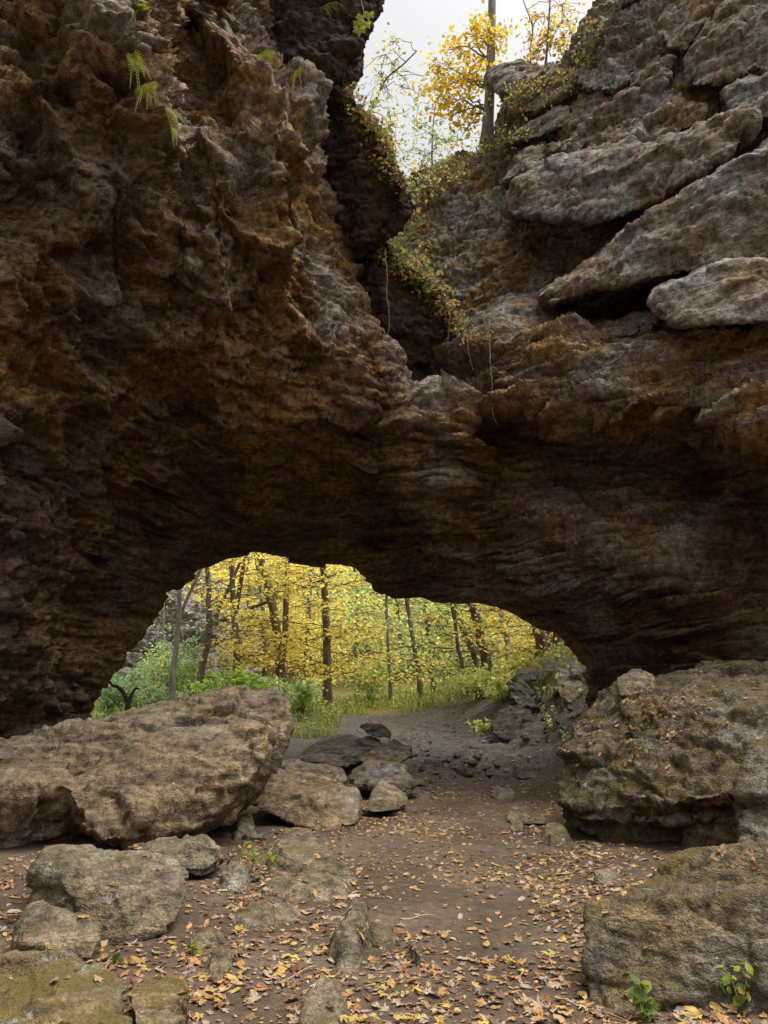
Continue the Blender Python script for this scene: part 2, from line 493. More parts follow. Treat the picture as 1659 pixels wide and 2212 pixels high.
def ground_mat():
    m, n, l, out = nt('earth path')
    g = n.new('ShaderNodeNewGeometry')
    P = g.outputs['Position']
    n1 = noise_n(n, l, P, 0.8, 6, 0.6, 0.4)
    n2 = noise_n(n, l, P, 12, 6, 0.7)
    n3 = noise_n(n, l, P, 60, 3, 0.7)
    c = mixc(n, l, ramp_n(n, l, n1, 0.42, 0.62), (0.080, 0.053, 0.033), (0.130, 0.092, 0.061))
    # trodden grey stone shows on the climbing path
    sx = n.new('ShaderNodeSeparateXYZ')
    l.new(P, sx.inputs[0])
    fp = math_n(n, l, 'MULTIPLY', ramp_n(n, l, sx.outputs[1], 12.5, 15.5), ramp_n(n, l, n1, 0.3, 0.5, 0.4, 1.0))
    c = mixc(n, l, fp, c, (0.135, 0.115, 0.095))
    ff = ramp_n(n, l, sx.outputs[1], 23.5, 27)
    c = mixc(n, l, ff, c, (0.20, 0.16, 0.06))
    sp = ramp_n(n, l, n3, 0.64, 0.70, 0, 0.6)
    c = mixc(n, l, sp, c, (0.22, 0.165, 0.12))
    v = ramp_n(n, l, n2, 0.3, 0.7, 0.65, 1.3)
    vc = n.new('ShaderNodeCombineColor')
    for i in range(3):
        l.new(v, vc.inputs[i])
    c = mixc(n, l, 1.0, c, vc.outputs[0], 'MULTIPLY')
    b = n.new('ShaderNodeBsdfPrincipled')
    b.inputs['Roughness'].default_value = 0.85
    b.inputs['Specular IOR Level'].default_value = 0.3
    l.new(c, b.inputs['Base Color'])
    bp = n.new('ShaderNodeBump')
    bp.inputs['Strength'].default_value = 0.7
    bp.inputs['Distance'].default_value = 0.04
    l.new(math_n(n, l, 'ADD', n2, math_n(n, l, 'MULTIPLY', n3, 0.35)), bp.inputs['Height'])
    l.new(bp.outputs[0], b.inputs['Normal'])
    l.new(b.outputs[0], out.inputs['Surface'])
    return m
M_GROUND = ground_mat()
ground_mesh = mesh_np('ground', Vg, grid_faces(len(ys), len(xs)), M_GROUND, True)
ground = tag(link('ground', ground_mesh), kind='structure')
GB = BVHTree.FromPolygons([tuple(v) for v in Vg.tolist()], grid_faces(len(ys), len(xs)).tolist())
BVHS.append(GB)

# ---------------------------------------------------------------- lofted rock faces
def crom(P, n):
    """Catmull-Rom through the rows of P (k,d), resampled to n by chord length"""
    P = np.asarray(P, dtype=float)
    k = len(P)
    E = np.concatenate([[2 * P[0] - P[1]], P, [2 * P[-1] - P[-2]]])
    ts = np.linspace(0, k - 1, 40 * k)
    i = np.minimum(ts.astype(int), k - 2)
    f = (ts - i)[:, None]
    a, b, c, d = E[i], E[i + 1], E[i + 2], E[i + 3]
    C = 0.5 * (2 * b + (c - a) * f + (2 * a - 5 * b + 4 * c - d) * f ** 2 + (3 * b - a - 3 * c + d) * f ** 3)
    s = np.concatenate([[0], np.cumsum(np.linalg.norm(np.diff(C, axis=0), axis=1))])
    q = np.linspace(0, s[-1], n)
    return np.stack([np.interp(q, s, C[:, j]) for j in range(P.shape[1])], 1)
def loft(cols, nu, nv):
    W = [crom(np.array([at(*p) for p in c]), nv) for c in cols]
    W = np.array(W)                                   # columns, nv, 3
    mid = np.linalg.norm(np.diff(W[:, nv // 2], axis=0), axis=1) + 0.6 * np.linalg.norm(np.diff(W[:, nv // 4], axis=0), axis=1)
    s = np.concatenate([[0], np.cumsum(mid)])
    k = len(cols)
    E = np.concatenate([[2 * W[0] - W[1]], W, [2 * W[-1] - W[-2]]])
    q = np.linspace(0, s[-1], nu)
    t = np.interp(q, s, np.arange(k))
    i = np.minimum(t.astype(int), k - 2)
    f = (t - i)[:, None, None]
    a, b, c, d = E[i], E[i + 1], E[i + 2], E[i + 3]
    G = 0.5 * (2 * b + (c - a) * f + (2 * a - 5 * b + 4 * c - d) * f ** 2 + (3 * b - a - 3 * c + d) * f ** 3)
    return G                                           # nu, nv, 3
def grid_normals(G, toward):
    du = np.gradient(G, axis=0)
    dv = np.gradient(G, axis=1)
    N = np.cross(du, dv)
    N /= np.linalg.norm(N, axis=2, keepdims=True) + 1e-9
    sg = np.sign(((toward - G) * N).sum(2).mean())
    return N * sg, sg
def loft_rock(name, cols, nu, nv, mat, parent, base, dispf, toward=np.array([0, 2.0, 2.0]), colf=None, vf=None):
    G = loft(cols, nu, nv)
    N, sg = grid_normals(G, toward)
    P = G.reshape(-1, 3)
    d = dispf(P)
    if vf:
        w = vf[2] + (1 - vf[2]) * sstep(vf[0], vf[1], np.tile(np.linspace(0, 1, nv), nu))
        d = d * w
    V = P + N.reshape(-1, 3) * d[:, None]
    Fc = grid_faces(nu, nv)
    if sg < 0:
        Fc = Fc[:, ::-1]
    m = mesh_np(name, V, Fc, mat, True, colf(P) if colf else None)
    BVHS.append(BVHTree.FromPolygons([tuple(v) for v in V.tolist()], Fc.tolist()))
    rebase(m, base)
    return link(name, m, parent)

ARCH_BASE = np.array([-6.0, 12.0, 0.0])
arch = tag(empty('rock_arch', ARCH_BASE), 'massive dark brown natural rock arch spanning the earth path', 'rock arch')

arch_cols = [
    [(60, 1560, 19.0), (120, 1720, 14.0), (-100, 1760, 11.0), (-400, 1800, 8.5), (-900, 1850, 6.0)],
    [(100, 1480, 19.5), (168, 1575, 14.5), (60, 1480, 12.0), (-150, 1350, 9.3), (-500, 1200, 7.2), (-1000, 1000, 5.5)],
    [(150, 1380, 20), (243, 1445, 15.5), (135, 1300, 13.0), (0, 1100, 10.3), (-200, 900, 8.2), (-700, 500, 6.0)],
    [(200, 1280, 20.5), (312, 1370, 16.5), (230, 1230, 14.5), (120, 1000, 11.5), (20, 760, 9.6), (-150, 420, 8.0), (-500, -200, 6.5)],
    [(260, 1160, 21), (347, 1282, 17.5), (300, 1150, 15.5), (230, 930, 12.4), (160, 650, 10.0), (90, 330, 8.6), (20, 0, 8.0), (-60, -350, 7.6)],
    [(340, 1060, 21.5), (400, 1250, 18.0), (380, 1120, 16.0), (350, 900, 13.0), (330, 650, 10.9), (335, 400, 9.4), (330, 200, 8.8), (305, 0, 8.6), (290, -350, 8.2)],
    [(440, 1000, 21.5), (470, 1215, 18.5), (470, 1080, 16.5), (460, 880, 13.5), (470, 660, 11.6), (480, 440, 10.3), (450, 250, 10.6), (400, 90, 11.3), (390, -60, 11.6), (380, -350, 11.0)],
    [(540, 980, 22), (560, 1199, 19.0), (570, 1080, 17.0), (580, 900, 14.2), (600, 700, 12.2), (600, 520, 11.2), (600, 330, 10.6), (560, 180, 10.8), (520, 40, 11.2), (510, -100, 11.4), (500, -350, 11)],
    [(620, 980, 22), (640, 1214, 19.2), (660, 1090, 17.2), (680, 930, 14.6), (690, 780, 13.0), (690, 560, 12.0), (690, 470, 11.8), (680, 320, 11.3), (655, 200, 11.6), (610, 110, 12.6), (600, 0, 13.4), (600, -200, 14)],
    [(720, 1000, 22), (720, 1222, 19.3), (750, 1100, 17.4), (770, 960, 15.2), (780, 830, 13.7), (765, 690, 13.0), (735, 590, 12.9), (710, 480, 13.4), (690, 350, 14.0), (670, 200, 14.6), (650, 60, 15), (640, -100, 15)],
    [(800, 1050, 22), (790, 1237, 19.2), (820, 1120, 17.5), (850, 1000, 15.6), (865, 890, 14.2), (845, 800, 13.8), (810, 730, 14.4), (780, 640, 15.2), (760, 540, 15.8), (750, 450, 16.2)],
    [(850, 1080, 22), (835, 1272, 19.0), (880, 1150, 17.3), (920, 1020, 15.6), (935, 910, 14.4), (925, 868, 14.1), (890, 840, 15.2), (850, 780, 15.9), (820, 700, 16.4), (800, 620, 16.8)],
    [(930, 1100, 22), (905, 1290, 18.6), (950, 1180, 17.0), (1000, 1050, 15.4), (1020, 930, 14.2), (1010, 868, 14.0), (990, 830, 14.5), (980, 790, 14.7), (985, 750, 15.2), (985, 700, 18)],
    [(1010, 1120, 22), (1000, 1300, 18.2), (1050, 1215, 16.8), (1095, 1110, 15.8), (1115, 1000, 15.3), (1120, 920, 14.6), (1110, 872, 13.4), (1085, 815, 13.6), (1065, 765, 14.0), (1060, 735, 14.5), (1060, 690, 17.5)],
    [(1100, 1150, 22), (1090, 1318, 17.8), (1165, 1245, 15.6), (1225, 1160, 14.6), (1260, 1040, 14.9), (1265, 940, 13.9), (1258, 885, 12.3), (1232, 812, 12.5), (1220, 760, 12.9), (1210, 728, 13.5), (1210, 690, 17)],
    [(1200, 1180, 22), (1172, 1356, 17.4), (1255, 1300, 15.4), (1360, 1210, 13.4), (1415, 1080, 14.2), (1422, 960, 13.2), (1420, 890, 11.3), (1412, 815, 11.5), (1410, 750, 11.9), (1400, 712, 12.5), (1400, 680, 16)],
    [(1300, 1250, 21), (1230, 1392, 17.0), (1325, 1350, 14.8), (1465, 1265, 12.6), (1555, 1120, 13.4), (1588, 980, 12.3), (1598, 900, 10.3), (1600, 820, 10.6), (1600, 740, 11.0), (1600, 698, 11.6), (1600, 660, 15)],
    [(1380, 1340, 20), (1268, 1450, 16.6), (1380, 1435, 14.2), (1560, 1385, 12.2), (1715, 1250, 12.4), (1785, 1070, 11.6), (1805, 900, 9.5), (1815, 810, 9.8), (1820, 740, 10.1), (1820, 690, 10.7), (1820, 640, 14)],
    [(1420, 1480, 19), (1290, 1570, 16.0), (1420, 1620, 13.5), (1650, 1650, 11.5), (1950, 1550, 9.8), (2200, 1350, 8.8), (2300, 1000, 8.4), (2350, 760, 8.6), (2350, 690, 9.2), (2350, 620, 13)],
]
def _yr(y):
    return y if y < 10 else 10 + (y - 10) * 0.74
for c in arch_cols:
    for i in range(1, len(c)):
        c[i] = (c[i][0], c[i][1], _yr(c[i][2]) if i < 4 else c[i][2] - (0.15 * max(0, c[i][2] - 10) if i == 4 else 0))
    hx, hy, hY = c[1]
    dx, dy = hx - 760, hy - 1480
    L = math.hypot(dx, dy)
    c[0] = (hx + dx / L * 90, hy + dy / L * 90, hY + 0.8)      # the far face of the bridge turns up just behind the opening
def arch_region(P):
    """0 on the left mass, 1 on the bedded right side"""
    return sstep(-0.6, 1.2, P[:, 0] - 0.12 * (P[:, 1] - 12) + 0.8 * perlin(P * 0.4, 77))
def arch_disp(P):
    r = arch_region(P)
    ceil = sstep(11.5, 14.0, P[:, 1]) * (1 - r)
    low = sstep(6.5, 4.0, P[:, 2])
    st = 0.30 + 0.35 * r + 0.4 * ceil
    kn = (0.38 - 0.30 * r) * (1 - 0.6 * ceil)
    d = rock_disp(P, 1.0, st, kn, 100, (0.05, -0.06), 1.2 - 0.5 * r, pits=0.6 * (1 - r), fine=0.3)
    left = (1 - r) * (1 - ceil)
    d = d + (0.85 * left + 0.2) * (rock_disp(P, 1.0, 0, 0, 100, chip=1.0) - rock_disp(P, 1.0, 0, 0, 100))
    # sharp fins and scalloped hollows on the left mass, running down to the right
    W = P + 0.35 * np.stack([perlin(P * 0.9 + k * 4.7, 160 + k) for k in range(3)], 1)
    S = np.stack([W[:, 0] * 0.9 + W[:, 2] * 0.35, W[:, 1] * 0.7, W[:, 2] * 0.45 - W[:, 0] * 0.1], 1)
    d = d + left * (1 - 0.5 * low) * 0.46 * (ridged(S * 0.8, 3, 171) - 0.1)
    d = d + left * 0.06 * ridged(W * (2.2, 2.2, 0.9), 3, 151)
    B = 0.75 * P + 0.25 * W
    # thin overhanging plates on the bedded right side and under the vault
    d = d + np.maximum(r, 0.2 + 0.45 * ceil) * (0.40 * plates(B, 0.50, 181, (0.14, 0.0), 0.45) + 0.26 * plates(B, 0.21, 191, (0.10, 0.0), 0.75) + 0.09 * plates(B, 0.10, 195, (0.08, 0.0), 1.2))
    return d
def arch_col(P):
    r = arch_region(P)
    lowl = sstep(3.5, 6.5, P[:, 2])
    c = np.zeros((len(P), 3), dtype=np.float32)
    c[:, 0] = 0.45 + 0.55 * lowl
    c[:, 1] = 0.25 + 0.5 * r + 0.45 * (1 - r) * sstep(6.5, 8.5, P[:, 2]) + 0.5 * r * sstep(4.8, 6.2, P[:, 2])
    c[:, 2] = sstep(5.4 - 3.6 * r, 7.2 - 3.4 * r, P[:, 2] + 0.9 * perlin(P * 0.7, 88))  # with the grey above, brightens the rock: lit ledges put into the colour
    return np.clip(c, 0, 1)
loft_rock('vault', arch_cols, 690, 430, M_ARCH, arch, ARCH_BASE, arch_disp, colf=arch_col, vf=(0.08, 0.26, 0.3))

# upper block whose dark side closes the notch on the left
block_cols = [
    [(470, -150, 13.10), (640, -150, 12.60), (805, -150, 12.60), (815, -150, 15.60)],
    [(470, 0, 13.20), (640, 0, 12.60), (790, 0, 12.60), (812, 5, 13.00), (800, 0, 15.60)],
    [(480, 90, 13.20), (640, 90, 12.50), (760, 90, 12.50), (782, 90, 12.90), (775, 90, 15.60)],
    [(500, 165, 13.40), (650, 165, 12.60), (755, 165, 12.60), (774, 165, 13.00), (765, 165, 15.60)],
    [(520, 195, 13.30), (650, 200, 12.80), (730, 198, 12.70), (748, 198, 13.00), (745, 200, 15.10)],
    [(540, 250, 13.70), (660, 250, 13.20), (760, 250, 13.00), (785, 250, 13.20), (780, 250, 15.10)],
    [(560, 310, 13.90), (670, 310, 13.40), (800, 310, 13.10), (834, 310, 13.30), (820, 310, 15.60)],
    [(580, 380, 14.10), (690, 380, 13.60), (830, 380, 13.20), (862, 380, 13.30), (850, 380, 15.60)],
    [(600, 440, 14.30), (700, 440, 13.80), (850, 440, 13.30), (886, 440, 13.40), (870, 440, 15.60)],
    [(620, 490, 14.50), (710, 490, 14.00), (835, 490, 13.50), (862, 488, 13.60), (840, 490, 15.60)],
    [(630, 530, 14.70), (710, 530, 14.20), (790, 528, 13.80), (818, 528, 13.90), (800, 530, 15.60)],
    [(640, 555, 15.70), (710, 550, 15.50), (780, 545, 15.30), (800, 545, 15.30), (790, 545, 16.10)],
]
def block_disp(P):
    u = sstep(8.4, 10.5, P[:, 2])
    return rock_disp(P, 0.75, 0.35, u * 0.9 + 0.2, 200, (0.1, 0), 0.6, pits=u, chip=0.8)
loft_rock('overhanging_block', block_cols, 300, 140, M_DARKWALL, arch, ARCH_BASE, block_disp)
wall_cols = [
    [(640, 520, 14.6), (640, 600, 14.5), (640, 700, 14.4), (700, 800, 14.5), (800, 900, 14.8)],
    [(740, 528, 14.4), (740, 600, 14.2), (750, 660, 14.2), (790, 760, 14.5), (850, 890, 15.0)],
    [(815, 530, 17), (812, 538, 14.3), (818, 556, 14.2), (826, 610, 14.2), (840, 690, 14.3), (870, 790, 14.7), (900, 880, 15.0)],
    [(875, 560, 17), (872, 570, 14.3), (880, 590, 14.3), (886, 650, 14.4), (896, 720, 14.5), (910, 800, 14.9), (930, 880, 15.2)],
    [(930, 600, 17), (926, 612, 14.4), (932, 630, 14.4), (932, 680, 14.5), (935, 740, 14.7), (945, 800, 14.9), (955, 880, 15.2)],
    [(962, 640, 17), (958, 650, 14.5), (962, 668, 14.5), (960, 700, 14.6), (962, 745, 14.7), (968, 800, 14.9), (975, 880, 15.2)],
    [(990, 705, 17), (982, 700, 14.8), (988, 725, 14.7), (992, 760, 14.8), (1000, 800, 14.9), (1005, 830, 15.0), (1010, 880, 15.2)],
]
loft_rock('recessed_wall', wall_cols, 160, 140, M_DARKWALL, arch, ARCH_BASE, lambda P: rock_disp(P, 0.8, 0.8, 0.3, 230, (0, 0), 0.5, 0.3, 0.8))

# the stepped cliff on the right, above the ledge of the arch
CLIFF_BASE = np.array([4.0, 16.0, 7.0])
cliff = tag(empty('cliff', CLIFF_BASE), 'stepped grey and ochre cliff of thick tilted slabs above the right side of the arch', 'cliff')
cliff_cols = [
    [(780, 700, 18.5), (790, 560, 19.5), (800, 470, 21), (820, 430, 22), (820, 425, 26)],
    [(870, 720, 17.5), (865, 560, 19), (870, 470, 20.5), (880, 402, 21.5), (880, 400, 26)],
    [(960, 740, 16.5), (955, 600, 17.3), (948, 480, 18.8), (938, 368, 20.5), (940, 362, 25)],
    [(1060, 740, 16.0), (1060, 620, 16.4), (1055, 500, 17.3), (1055, 410, 18.4), (1050, 330, 19.5), (1052, 320, 24)],
    [(1160, 740, 15.3), (1165, 620, 15.5), (1170, 500, 16.2), (1160, 370, 17.0), (1135, 290, 17.8), (1130, 230, 18.4), (1120, 175, 18.8), (1125, 165, 23)],
    [(1320, 740, 16.5), (1310, 640, 16.0), (1300, 500, 15.0), (1300, 350, 15.4), (1250, 240, 16.3), (1220, 155, 17), (1212, 145, 17.4), (1215, 135, 22)],
    [(1450, 740, 15.5), (1450, 620, 14.8), (1450, 480, 13.8), (1440, 330, 14.3), (1380, 200, 15.0), (1300, 90, 15.6), (1275, 70, 15.9), (1290, 30, 16.3), (1300, 20, 21)],
    [(1659, 740, 13.0), (1659, 600, 12.6), (1659, 430, 12.5), (1659, 280, 13.0), (1640, 130, 13.6), (1500, 20, 14.4), (1400, -40, 15), (1390, -60, 15.3), (1400, -70, 20)],
    [(2100, 760, 10.5), (2100, 600, 10.4), (2100, 400, 10.6), (2100, 200, 11.2), (2050, 0, 12), (1900, -150, 12.8), (1700, -250, 13.5), (1680, -270, 14), (1690, -280, 19)],
]
loft_rock('cliff_face', cliff_cols, 340, 240, M_CLIFF, cliff, CLIFF_BASE, lambda P: rock_disp(P, 1.0, 0.9, 0.5, 260, (-0.22, 0.0), 0.5, 0.3, 0.9) - 0.05)

# ---------------------------------------------------------------- boulders and slabs from hulls
def hull_mesh(hulls, voxel):
    bm = bmesh.new()
    for h in hulls:
        vs_ = [bm.verts.new(Vector([float(c) for c in p])) for p in h]
        r = bmesh.ops.convex_hull(bm, input=vs_)
        junk = [g for g in r['geom_interior'] if isinstance(g, bmesh.types.BMVert)]
        bmesh.ops.delete(bm, geom=list(set(junk)), context='VERTS')
    lone = [v for v in bm.verts if not v.link_faces]
    bmesh.ops.delete(bm, geom=lone, context='VERTS')
    bmesh.ops.recalc_face_normals(bm, faces=bm.faces[:])
    me = bpy.data.meshes.new('tmp')
    bm.to_mesh(me)
    bm.free()
    ob = bpy.data.objects.new('tmp', me)
    COL.objects.link(ob)
    md = ob.modifiers.new('r', 'REMESH')
    md.mode = 'VOXEL'
    md.voxel_size = voxel
    md.adaptivity = 0
    sm = ob.modifiers.new('s', 'SMOOTH')
    sm.factor = 0.5
    sm.iterations = 3
    dg = bpy.context.evaluated_depsgraph_get()
    ev = ob.evaluated_get(dg)
    out = bpy.data.meshes.new_from_object(ev)
    bpy.data.objects.remove(ob)
    bpy.data.meshes.remove(me)
    return out
def vert_normals(m):
    N = np.empty(len(m.vertices) * 3, dtype=np.float32)
    m.vertex_normals.foreach_get('vector', N)
    return N.reshape(-1, 3)
def add_rock(name, hulls, voxel, mat, dispf, parent=None, base=None, world=False):
    if not world:
        hulls = [[at(*p) for p in h] for h in hulls]
    m = hull_mesh(hulls, voxel)
    V = get_np(m)
    N = vert_normals(m)
    V = V + N * dispf(V)[:, None]
    m.vertices.foreach_set('co', V.astype(np.float32).ravel())
    m.polygons.foreach_set('use_smooth', np.ones(len(m.polygons), dtype=bool))
    m.name = name
    m.materials.clear()
    m.materials.append(mat)
    m.update()
    b = reg_bvh(m, V)
    if base is None:
        lo, hi = V.min(0), V.max(0)
        base = np.array([(lo[0] + hi[0]) / 2, (lo[1] + hi[1]) / 2, lo[2]])
        rebase(m, base)
        o = link(name, m, None, Vector([float(x) for x in base]))
    else:
        rebase(m, base)
        o = link(name, m, parent)
    o['_b'] = len(BVHS) - 1
    return o
def slab(*hulls, voxel=0.07, mat=None, st=0.7, tilt=(-0.2, 0), amp=0.6, seed=0):
    return add_rock('rock_slab', hulls, voxel, mat or M_SLAB, lambda P: rock_disp(P, amp, st, 0.4, 400 + seed, tilt, 0.9, 0.3, 1.0), cliff, CLIFF_BASE)
def thick(pts, dY, drop=0.0):
    """an outline with distances, and the same outline dY further back"""
    return list(pts) + [(p[0], p[1] + drop, p[2] + dY) for p in pts]
# lower tongue that overhangs the ledge
slab(thick([(1158, 640, 13.2), (1190, 658, 12.9), (1235, 640, 12.8), (1300, 560, 12.8), (1400, 480, 12.4)], 1.8),
     thick([(1235, 636, 12.8), (1300, 560, 12.8), (1450, 452, 12.0), (1580, 352, 11.4), (1700, 290, 10.8), (1900, 260, 10.1), (1900, 520, 9.8), (1700, 540, 10.6), (1560, 566, 11.4), (1400, 596, 12.2), (1280, 622, 12.8)], 2.4), seed=1, tilt=(-0.35, 0))
# middle block
slab(thick([(1088, 462, 14.7), (1110, 410, 14.7), (1142, 358, 14.8), (1250, 332, 14.1), (1330, 320, 13.7), (1420, 320, 13.3), (1400, 440, 12.9), (1330, 472, 13.3), (1240, 478, 13.9), (1140, 468, 14.5)], 2.4),
     thick([(1320, 322, 13.7), (1450, 300, 12.9), (1560, 262, 12.3), (1640, 240, 11.9), (1600, 310, 11.7), (1520, 370, 12.1), (1400, 442, 12.9)], 2.2), seed=2, tilt=(-0.35, 0))
# light bed above the middle block
slab(thick([(1080, 400, 16.8), (1140, 330, 16.4), (1180, 300, 16.2), (1180, 340, 15.9), (1130, 372, 16.0)], 1.6), seed=3)
slab(thick([(1180, 330, 15.6), (1260, 270, 15.2), (1340, 215, 14.8), (1430, 200, 14.2), (1500, 230, 13.6), (1560, 250, 13.2), (1430, 300, 13.8), (1300, 322, 14.6)], 2.0), seed=4, amp=0.9)
slab(thick([(1090, 312, 17.4), (1110, 290, 17.3), (1190, 235, 16.6), (1235, 228, 16.2), (1225, 270, 16.0), (1160, 300, 16.6)], 1.5), seed=5, amp=0.35)
slab(thick([(1225, 275, 16.2), (1240, 220, 16.2), (1300, 205, 15.7), (1330, 230, 15.3), (1290, 285, 15.4), (1240, 305, 15.9)], 1.5), seed=6, mat=M_CLIFF)
# nose that juts over the notch
slab(thick([(1053, 178, 18.2), (1058, 165, 18.2), (1085, 143, 18.2), (1130, 138, 17.9), (1180, 150, 17.4), (1150, 175, 17.2), (1120, 198, 17.4), (1075, 205, 17.9)], 1.8), seed=7, amp=0.4)
slab(thick([(1090, 250, 17.7), (1110, 205, 17.7), (1180, 170, 17.0), (1260, 150, 16.4), (1230, 200, 16.2), (1160, 240, 16.9)], 1.6), seed=8)
# upper right
slab(thick([(1240, 165, 16.0), (1290, 105, 15.8), (1380, 120, 15.0), (1450, 130, 14.4), (1430, 190, 14.2), (1340, 200, 15.0), (1270, 195, 15.6)], 1.6), seed=9, amp=0.8)
slab(thick([(1420, 60, 14.6), (1440, 10, 14.8), (1500, -40, 14.6), (1560, -40, 14.2), (1540, 40, 13.9), (1480, 110, 14.0), (1430, 105, 14.4)], 1.6), seed=10)
slab(thick([(1475, 130, 13.9), (1560, 20, 13.6), (1640, -40, 13.4), (1850, -60, 12.4), (1850, 130, 12.0), (1680, 150, 12.8), (1560, 175, 13.3), (1490, 190, 13.6)], 1.8), seed=11, amp=0.7)
slab(thick([(1560, 200, 13.3), (1650, 165, 12.7), (1850, 160, 11.8), (1850, 260, 11.6), (1660, 260, 12.3), (1580, 250, 12.9)], 1.6), seed=12, mat=M_CLIFF)
slab(thick([(1290, 60, 16.2), (1320, 10, 16.2), (1380, -40, 15.8), (1440, 0, 15.2), (1420, 70, 15.0), (1350, 110, 15.4)], 1.4), seed=13)
# rounded beds along the ledge
slab(thick([(1035, 700, 14.6), (1060, 668, 14.5), (1110, 648, 14.3), (1170, 648, 14.0), (1215, 665, 13.8), (1242, 698, 13.6), (1240, 720, 13.5), (1130, 725, 13.8), (1045, 722, 14.4)], 1.5), seed=14, mat=M_CLIFF, tilt=(0, 0))
slab(thick([(1045, 730, 14.0), (1060, 705, 14.1), (1160, 700, 13.6), (1250, 712, 13.1), (1240, 742, 12.9), (1140, 755, 13.4), (1060, 752, 13.8)], 1.5), seed=15, mat=M_CLIFF, tilt=(0, 0))
slab(thick([(1255, 716, 13.2), (1300, 700, 13.0), (1330, 705, 12.7), (1420, 700, 12.2), (1430, 725, 12.0), (1330, 735, 12.5), (1260, 738, 12.9)], 1.4), seed=16, tilt=(0, 0))
slab(thick([(1325, 705, 12.9), (1345, 686, 12.9), (1390, 672, 12.7), (1425, 682, 12.4), (1430, 702, 12.2), (1350, 712, 12.6)], 0.8), seed=17, mat=M_CLIFF, amp=0.4, voxel=0.05, tilt=(0, 0))

def boulder(label, mat, *hulls, voxel=0.03, amp=0.5, st=0.35, knob=0.25, seed=0, tilt=(0, 0), group=None, name='boulder', big=0.4, pits=0.05, cat='boulder', chip=0.95):
    o = add_rock(name, hulls, voxel, mat, lambda P: rock_disp(P, amp, st, knob, 500 + seed * 7, tilt, big, pits, chip, 0.2))
    return tag(o, label, cat, group)
# boulder lying on the ledge
boulder('large pale boulder lying on the ledge of the right cliff', M_PALE,
        thick([(1408, 652, 11.10), (1415, 632, 11.10), (1470, 605, 10.90), (1560, 566, 10.60), (1620, 562, 10.30), (1720, 575, 9.90), (1800, 620, 9.70), (1780, 690, 9.50), (1640, 686, 10.10), (1520, 700, 10.50), (1455, 698, 10.80), (1412, 672, 11.10)], 1.5), voxel=0.04, amp=0.4, st=0.2, seed=1, tilt=(-0.15, 0))

B_LEFT = boulder('huge tan boulder on the left, tilted up to a blunt overhanging tip', M_TAN,
    [(0, 1650, 10.0), (120, 1630, 10.3), (300, 1585, 10.5), (440, 1530, 10.5), (470, 1497, 10.5), (520, 1479, 10.4), (600, 1484, 10.2), (628, 1504, 10.0), (628, 1560, 9.8), (602, 1640, 9.8), (545, 1720, 9.6), (500, 1780, 9.3),
     (0, 1660, 12.0), (300, 1600, 12.0), (560, 1500, 11.8), (600, 1600, 11.4), (480, 1780, 10.6), (-250, 1660, 9.5), (-250, 1900, 8.4), (-250, 1700, 11.5), (300, 1740, 9.0), (100, 1800, 9.0)],
    [(592, 1588, 9.0), (575, 1640, 8.9), (525, 1715, 8.7), (482, 1765, 8.6), (400, 1800, 8.3), (310, 1808, 8.1), (230, 1820, 7.9), (185, 1790, 7.9), (140, 1705, 8.15), (420, 1570, 9.4), (540, 1565, 9.4), (200, 1640, 9.3),
     (480, 1780, 9.4), (300, 1830, 8.9), (180, 1810, 8.9), (560, 1600, 9.9)],
    [(150, 1690, 8.2), (0, 1690, 8.2), (-200, 1700, 8.0), (-220, 1860, 7.9), (0, 1745, 8.1), (130, 1760, 8.3), (0, 1880, 8.5), (150, 1850, 8.7), (170, 1800, 8.7), (-200, 1640, 9.2), (150, 1630, 9.4), (0, 1900, 8.9), (180, 1870, 9.2)],
    voxel=0.032, amp=0.5, st=0.3, knob=0.15, seed=2, tilt=(-0.25, 0.1), pits=0.08, chip=0.95)
boulder('grey flat-topped boulder in front of the huge tan boulder', M_GREYB,
    [(97, 1826, 6.5), (165, 1830, 6.6), (265, 1826, 6.6), (312, 1842, 6.4), (342, 1866, 6.3), (402, 1884, 6.0), (411, 1926, 5.8), (388, 1998, 5.5), (300, 2040, 5.25), (205, 2064, 5.15), (160, 1930, 5.35), (75, 1880, 5.9), (62, 1926, 5.7), (66, 1975, 5.5), (250, 1905, 5.4), (90, 1880, 5.6),
     (350, 1990, 6.1), (250, 1960, 6.5), (100, 1960, 6.4)], voxel=0.02, amp=0.3, st=0.9, knob=0.3, seed=3)
boulder('smaller pitted boulder leaning against the grey flat-topped boulder', M_GREYB,
    [(30, 2028, 5.0), (46, 1985, 5.1), (70, 1957, 5.25), (120, 1962, 5.2), (150, 1980, 5.1), (220, 2007, 5.0), (221, 2024, 4.95), (196, 2045, 4.85), (196, 2078, 4.78), (110, 2070, 4.8), (30, 2058, 4.85), (60, 2040, 4.75), (180, 2010, 5.4), (60, 2000, 5.4)], voxel=0.015, amp=0.25, st=0.6, knob=0.4, seed=4)
boulder('wedge-shaped rock propped between the grey boulder and the huge tan boulder', M_GREYB,
    [(270, 1828, 7.2), (330, 1806, 7.4), (370, 1797, 7.5), (445, 1804, 7.4), (486, 1852, 7.1), (480, 1872, 7.0), (440, 1896, 6.9), (345, 1870, 6.9), (300, 1850, 7.0), (330, 1850, 7.9), (460, 1850, 7.8)], voxel=0.02, amp=0.3, st=0.7, knob=0.4, seed=5)
boulder('upright grey slab leaning behind the grey flat-topped boulder', M_GREYB,
    [(28, 1940, 6.7), (45, 1890, 6.9), (72, 1862, 7.0), (85, 1890, 6.8), (80, 1960, 6.5), (30, 1955, 6.6), (60, 1900, 7.3), (60, 1950, 7.1)], voxel=0.02, amp=0.15, seed=6)
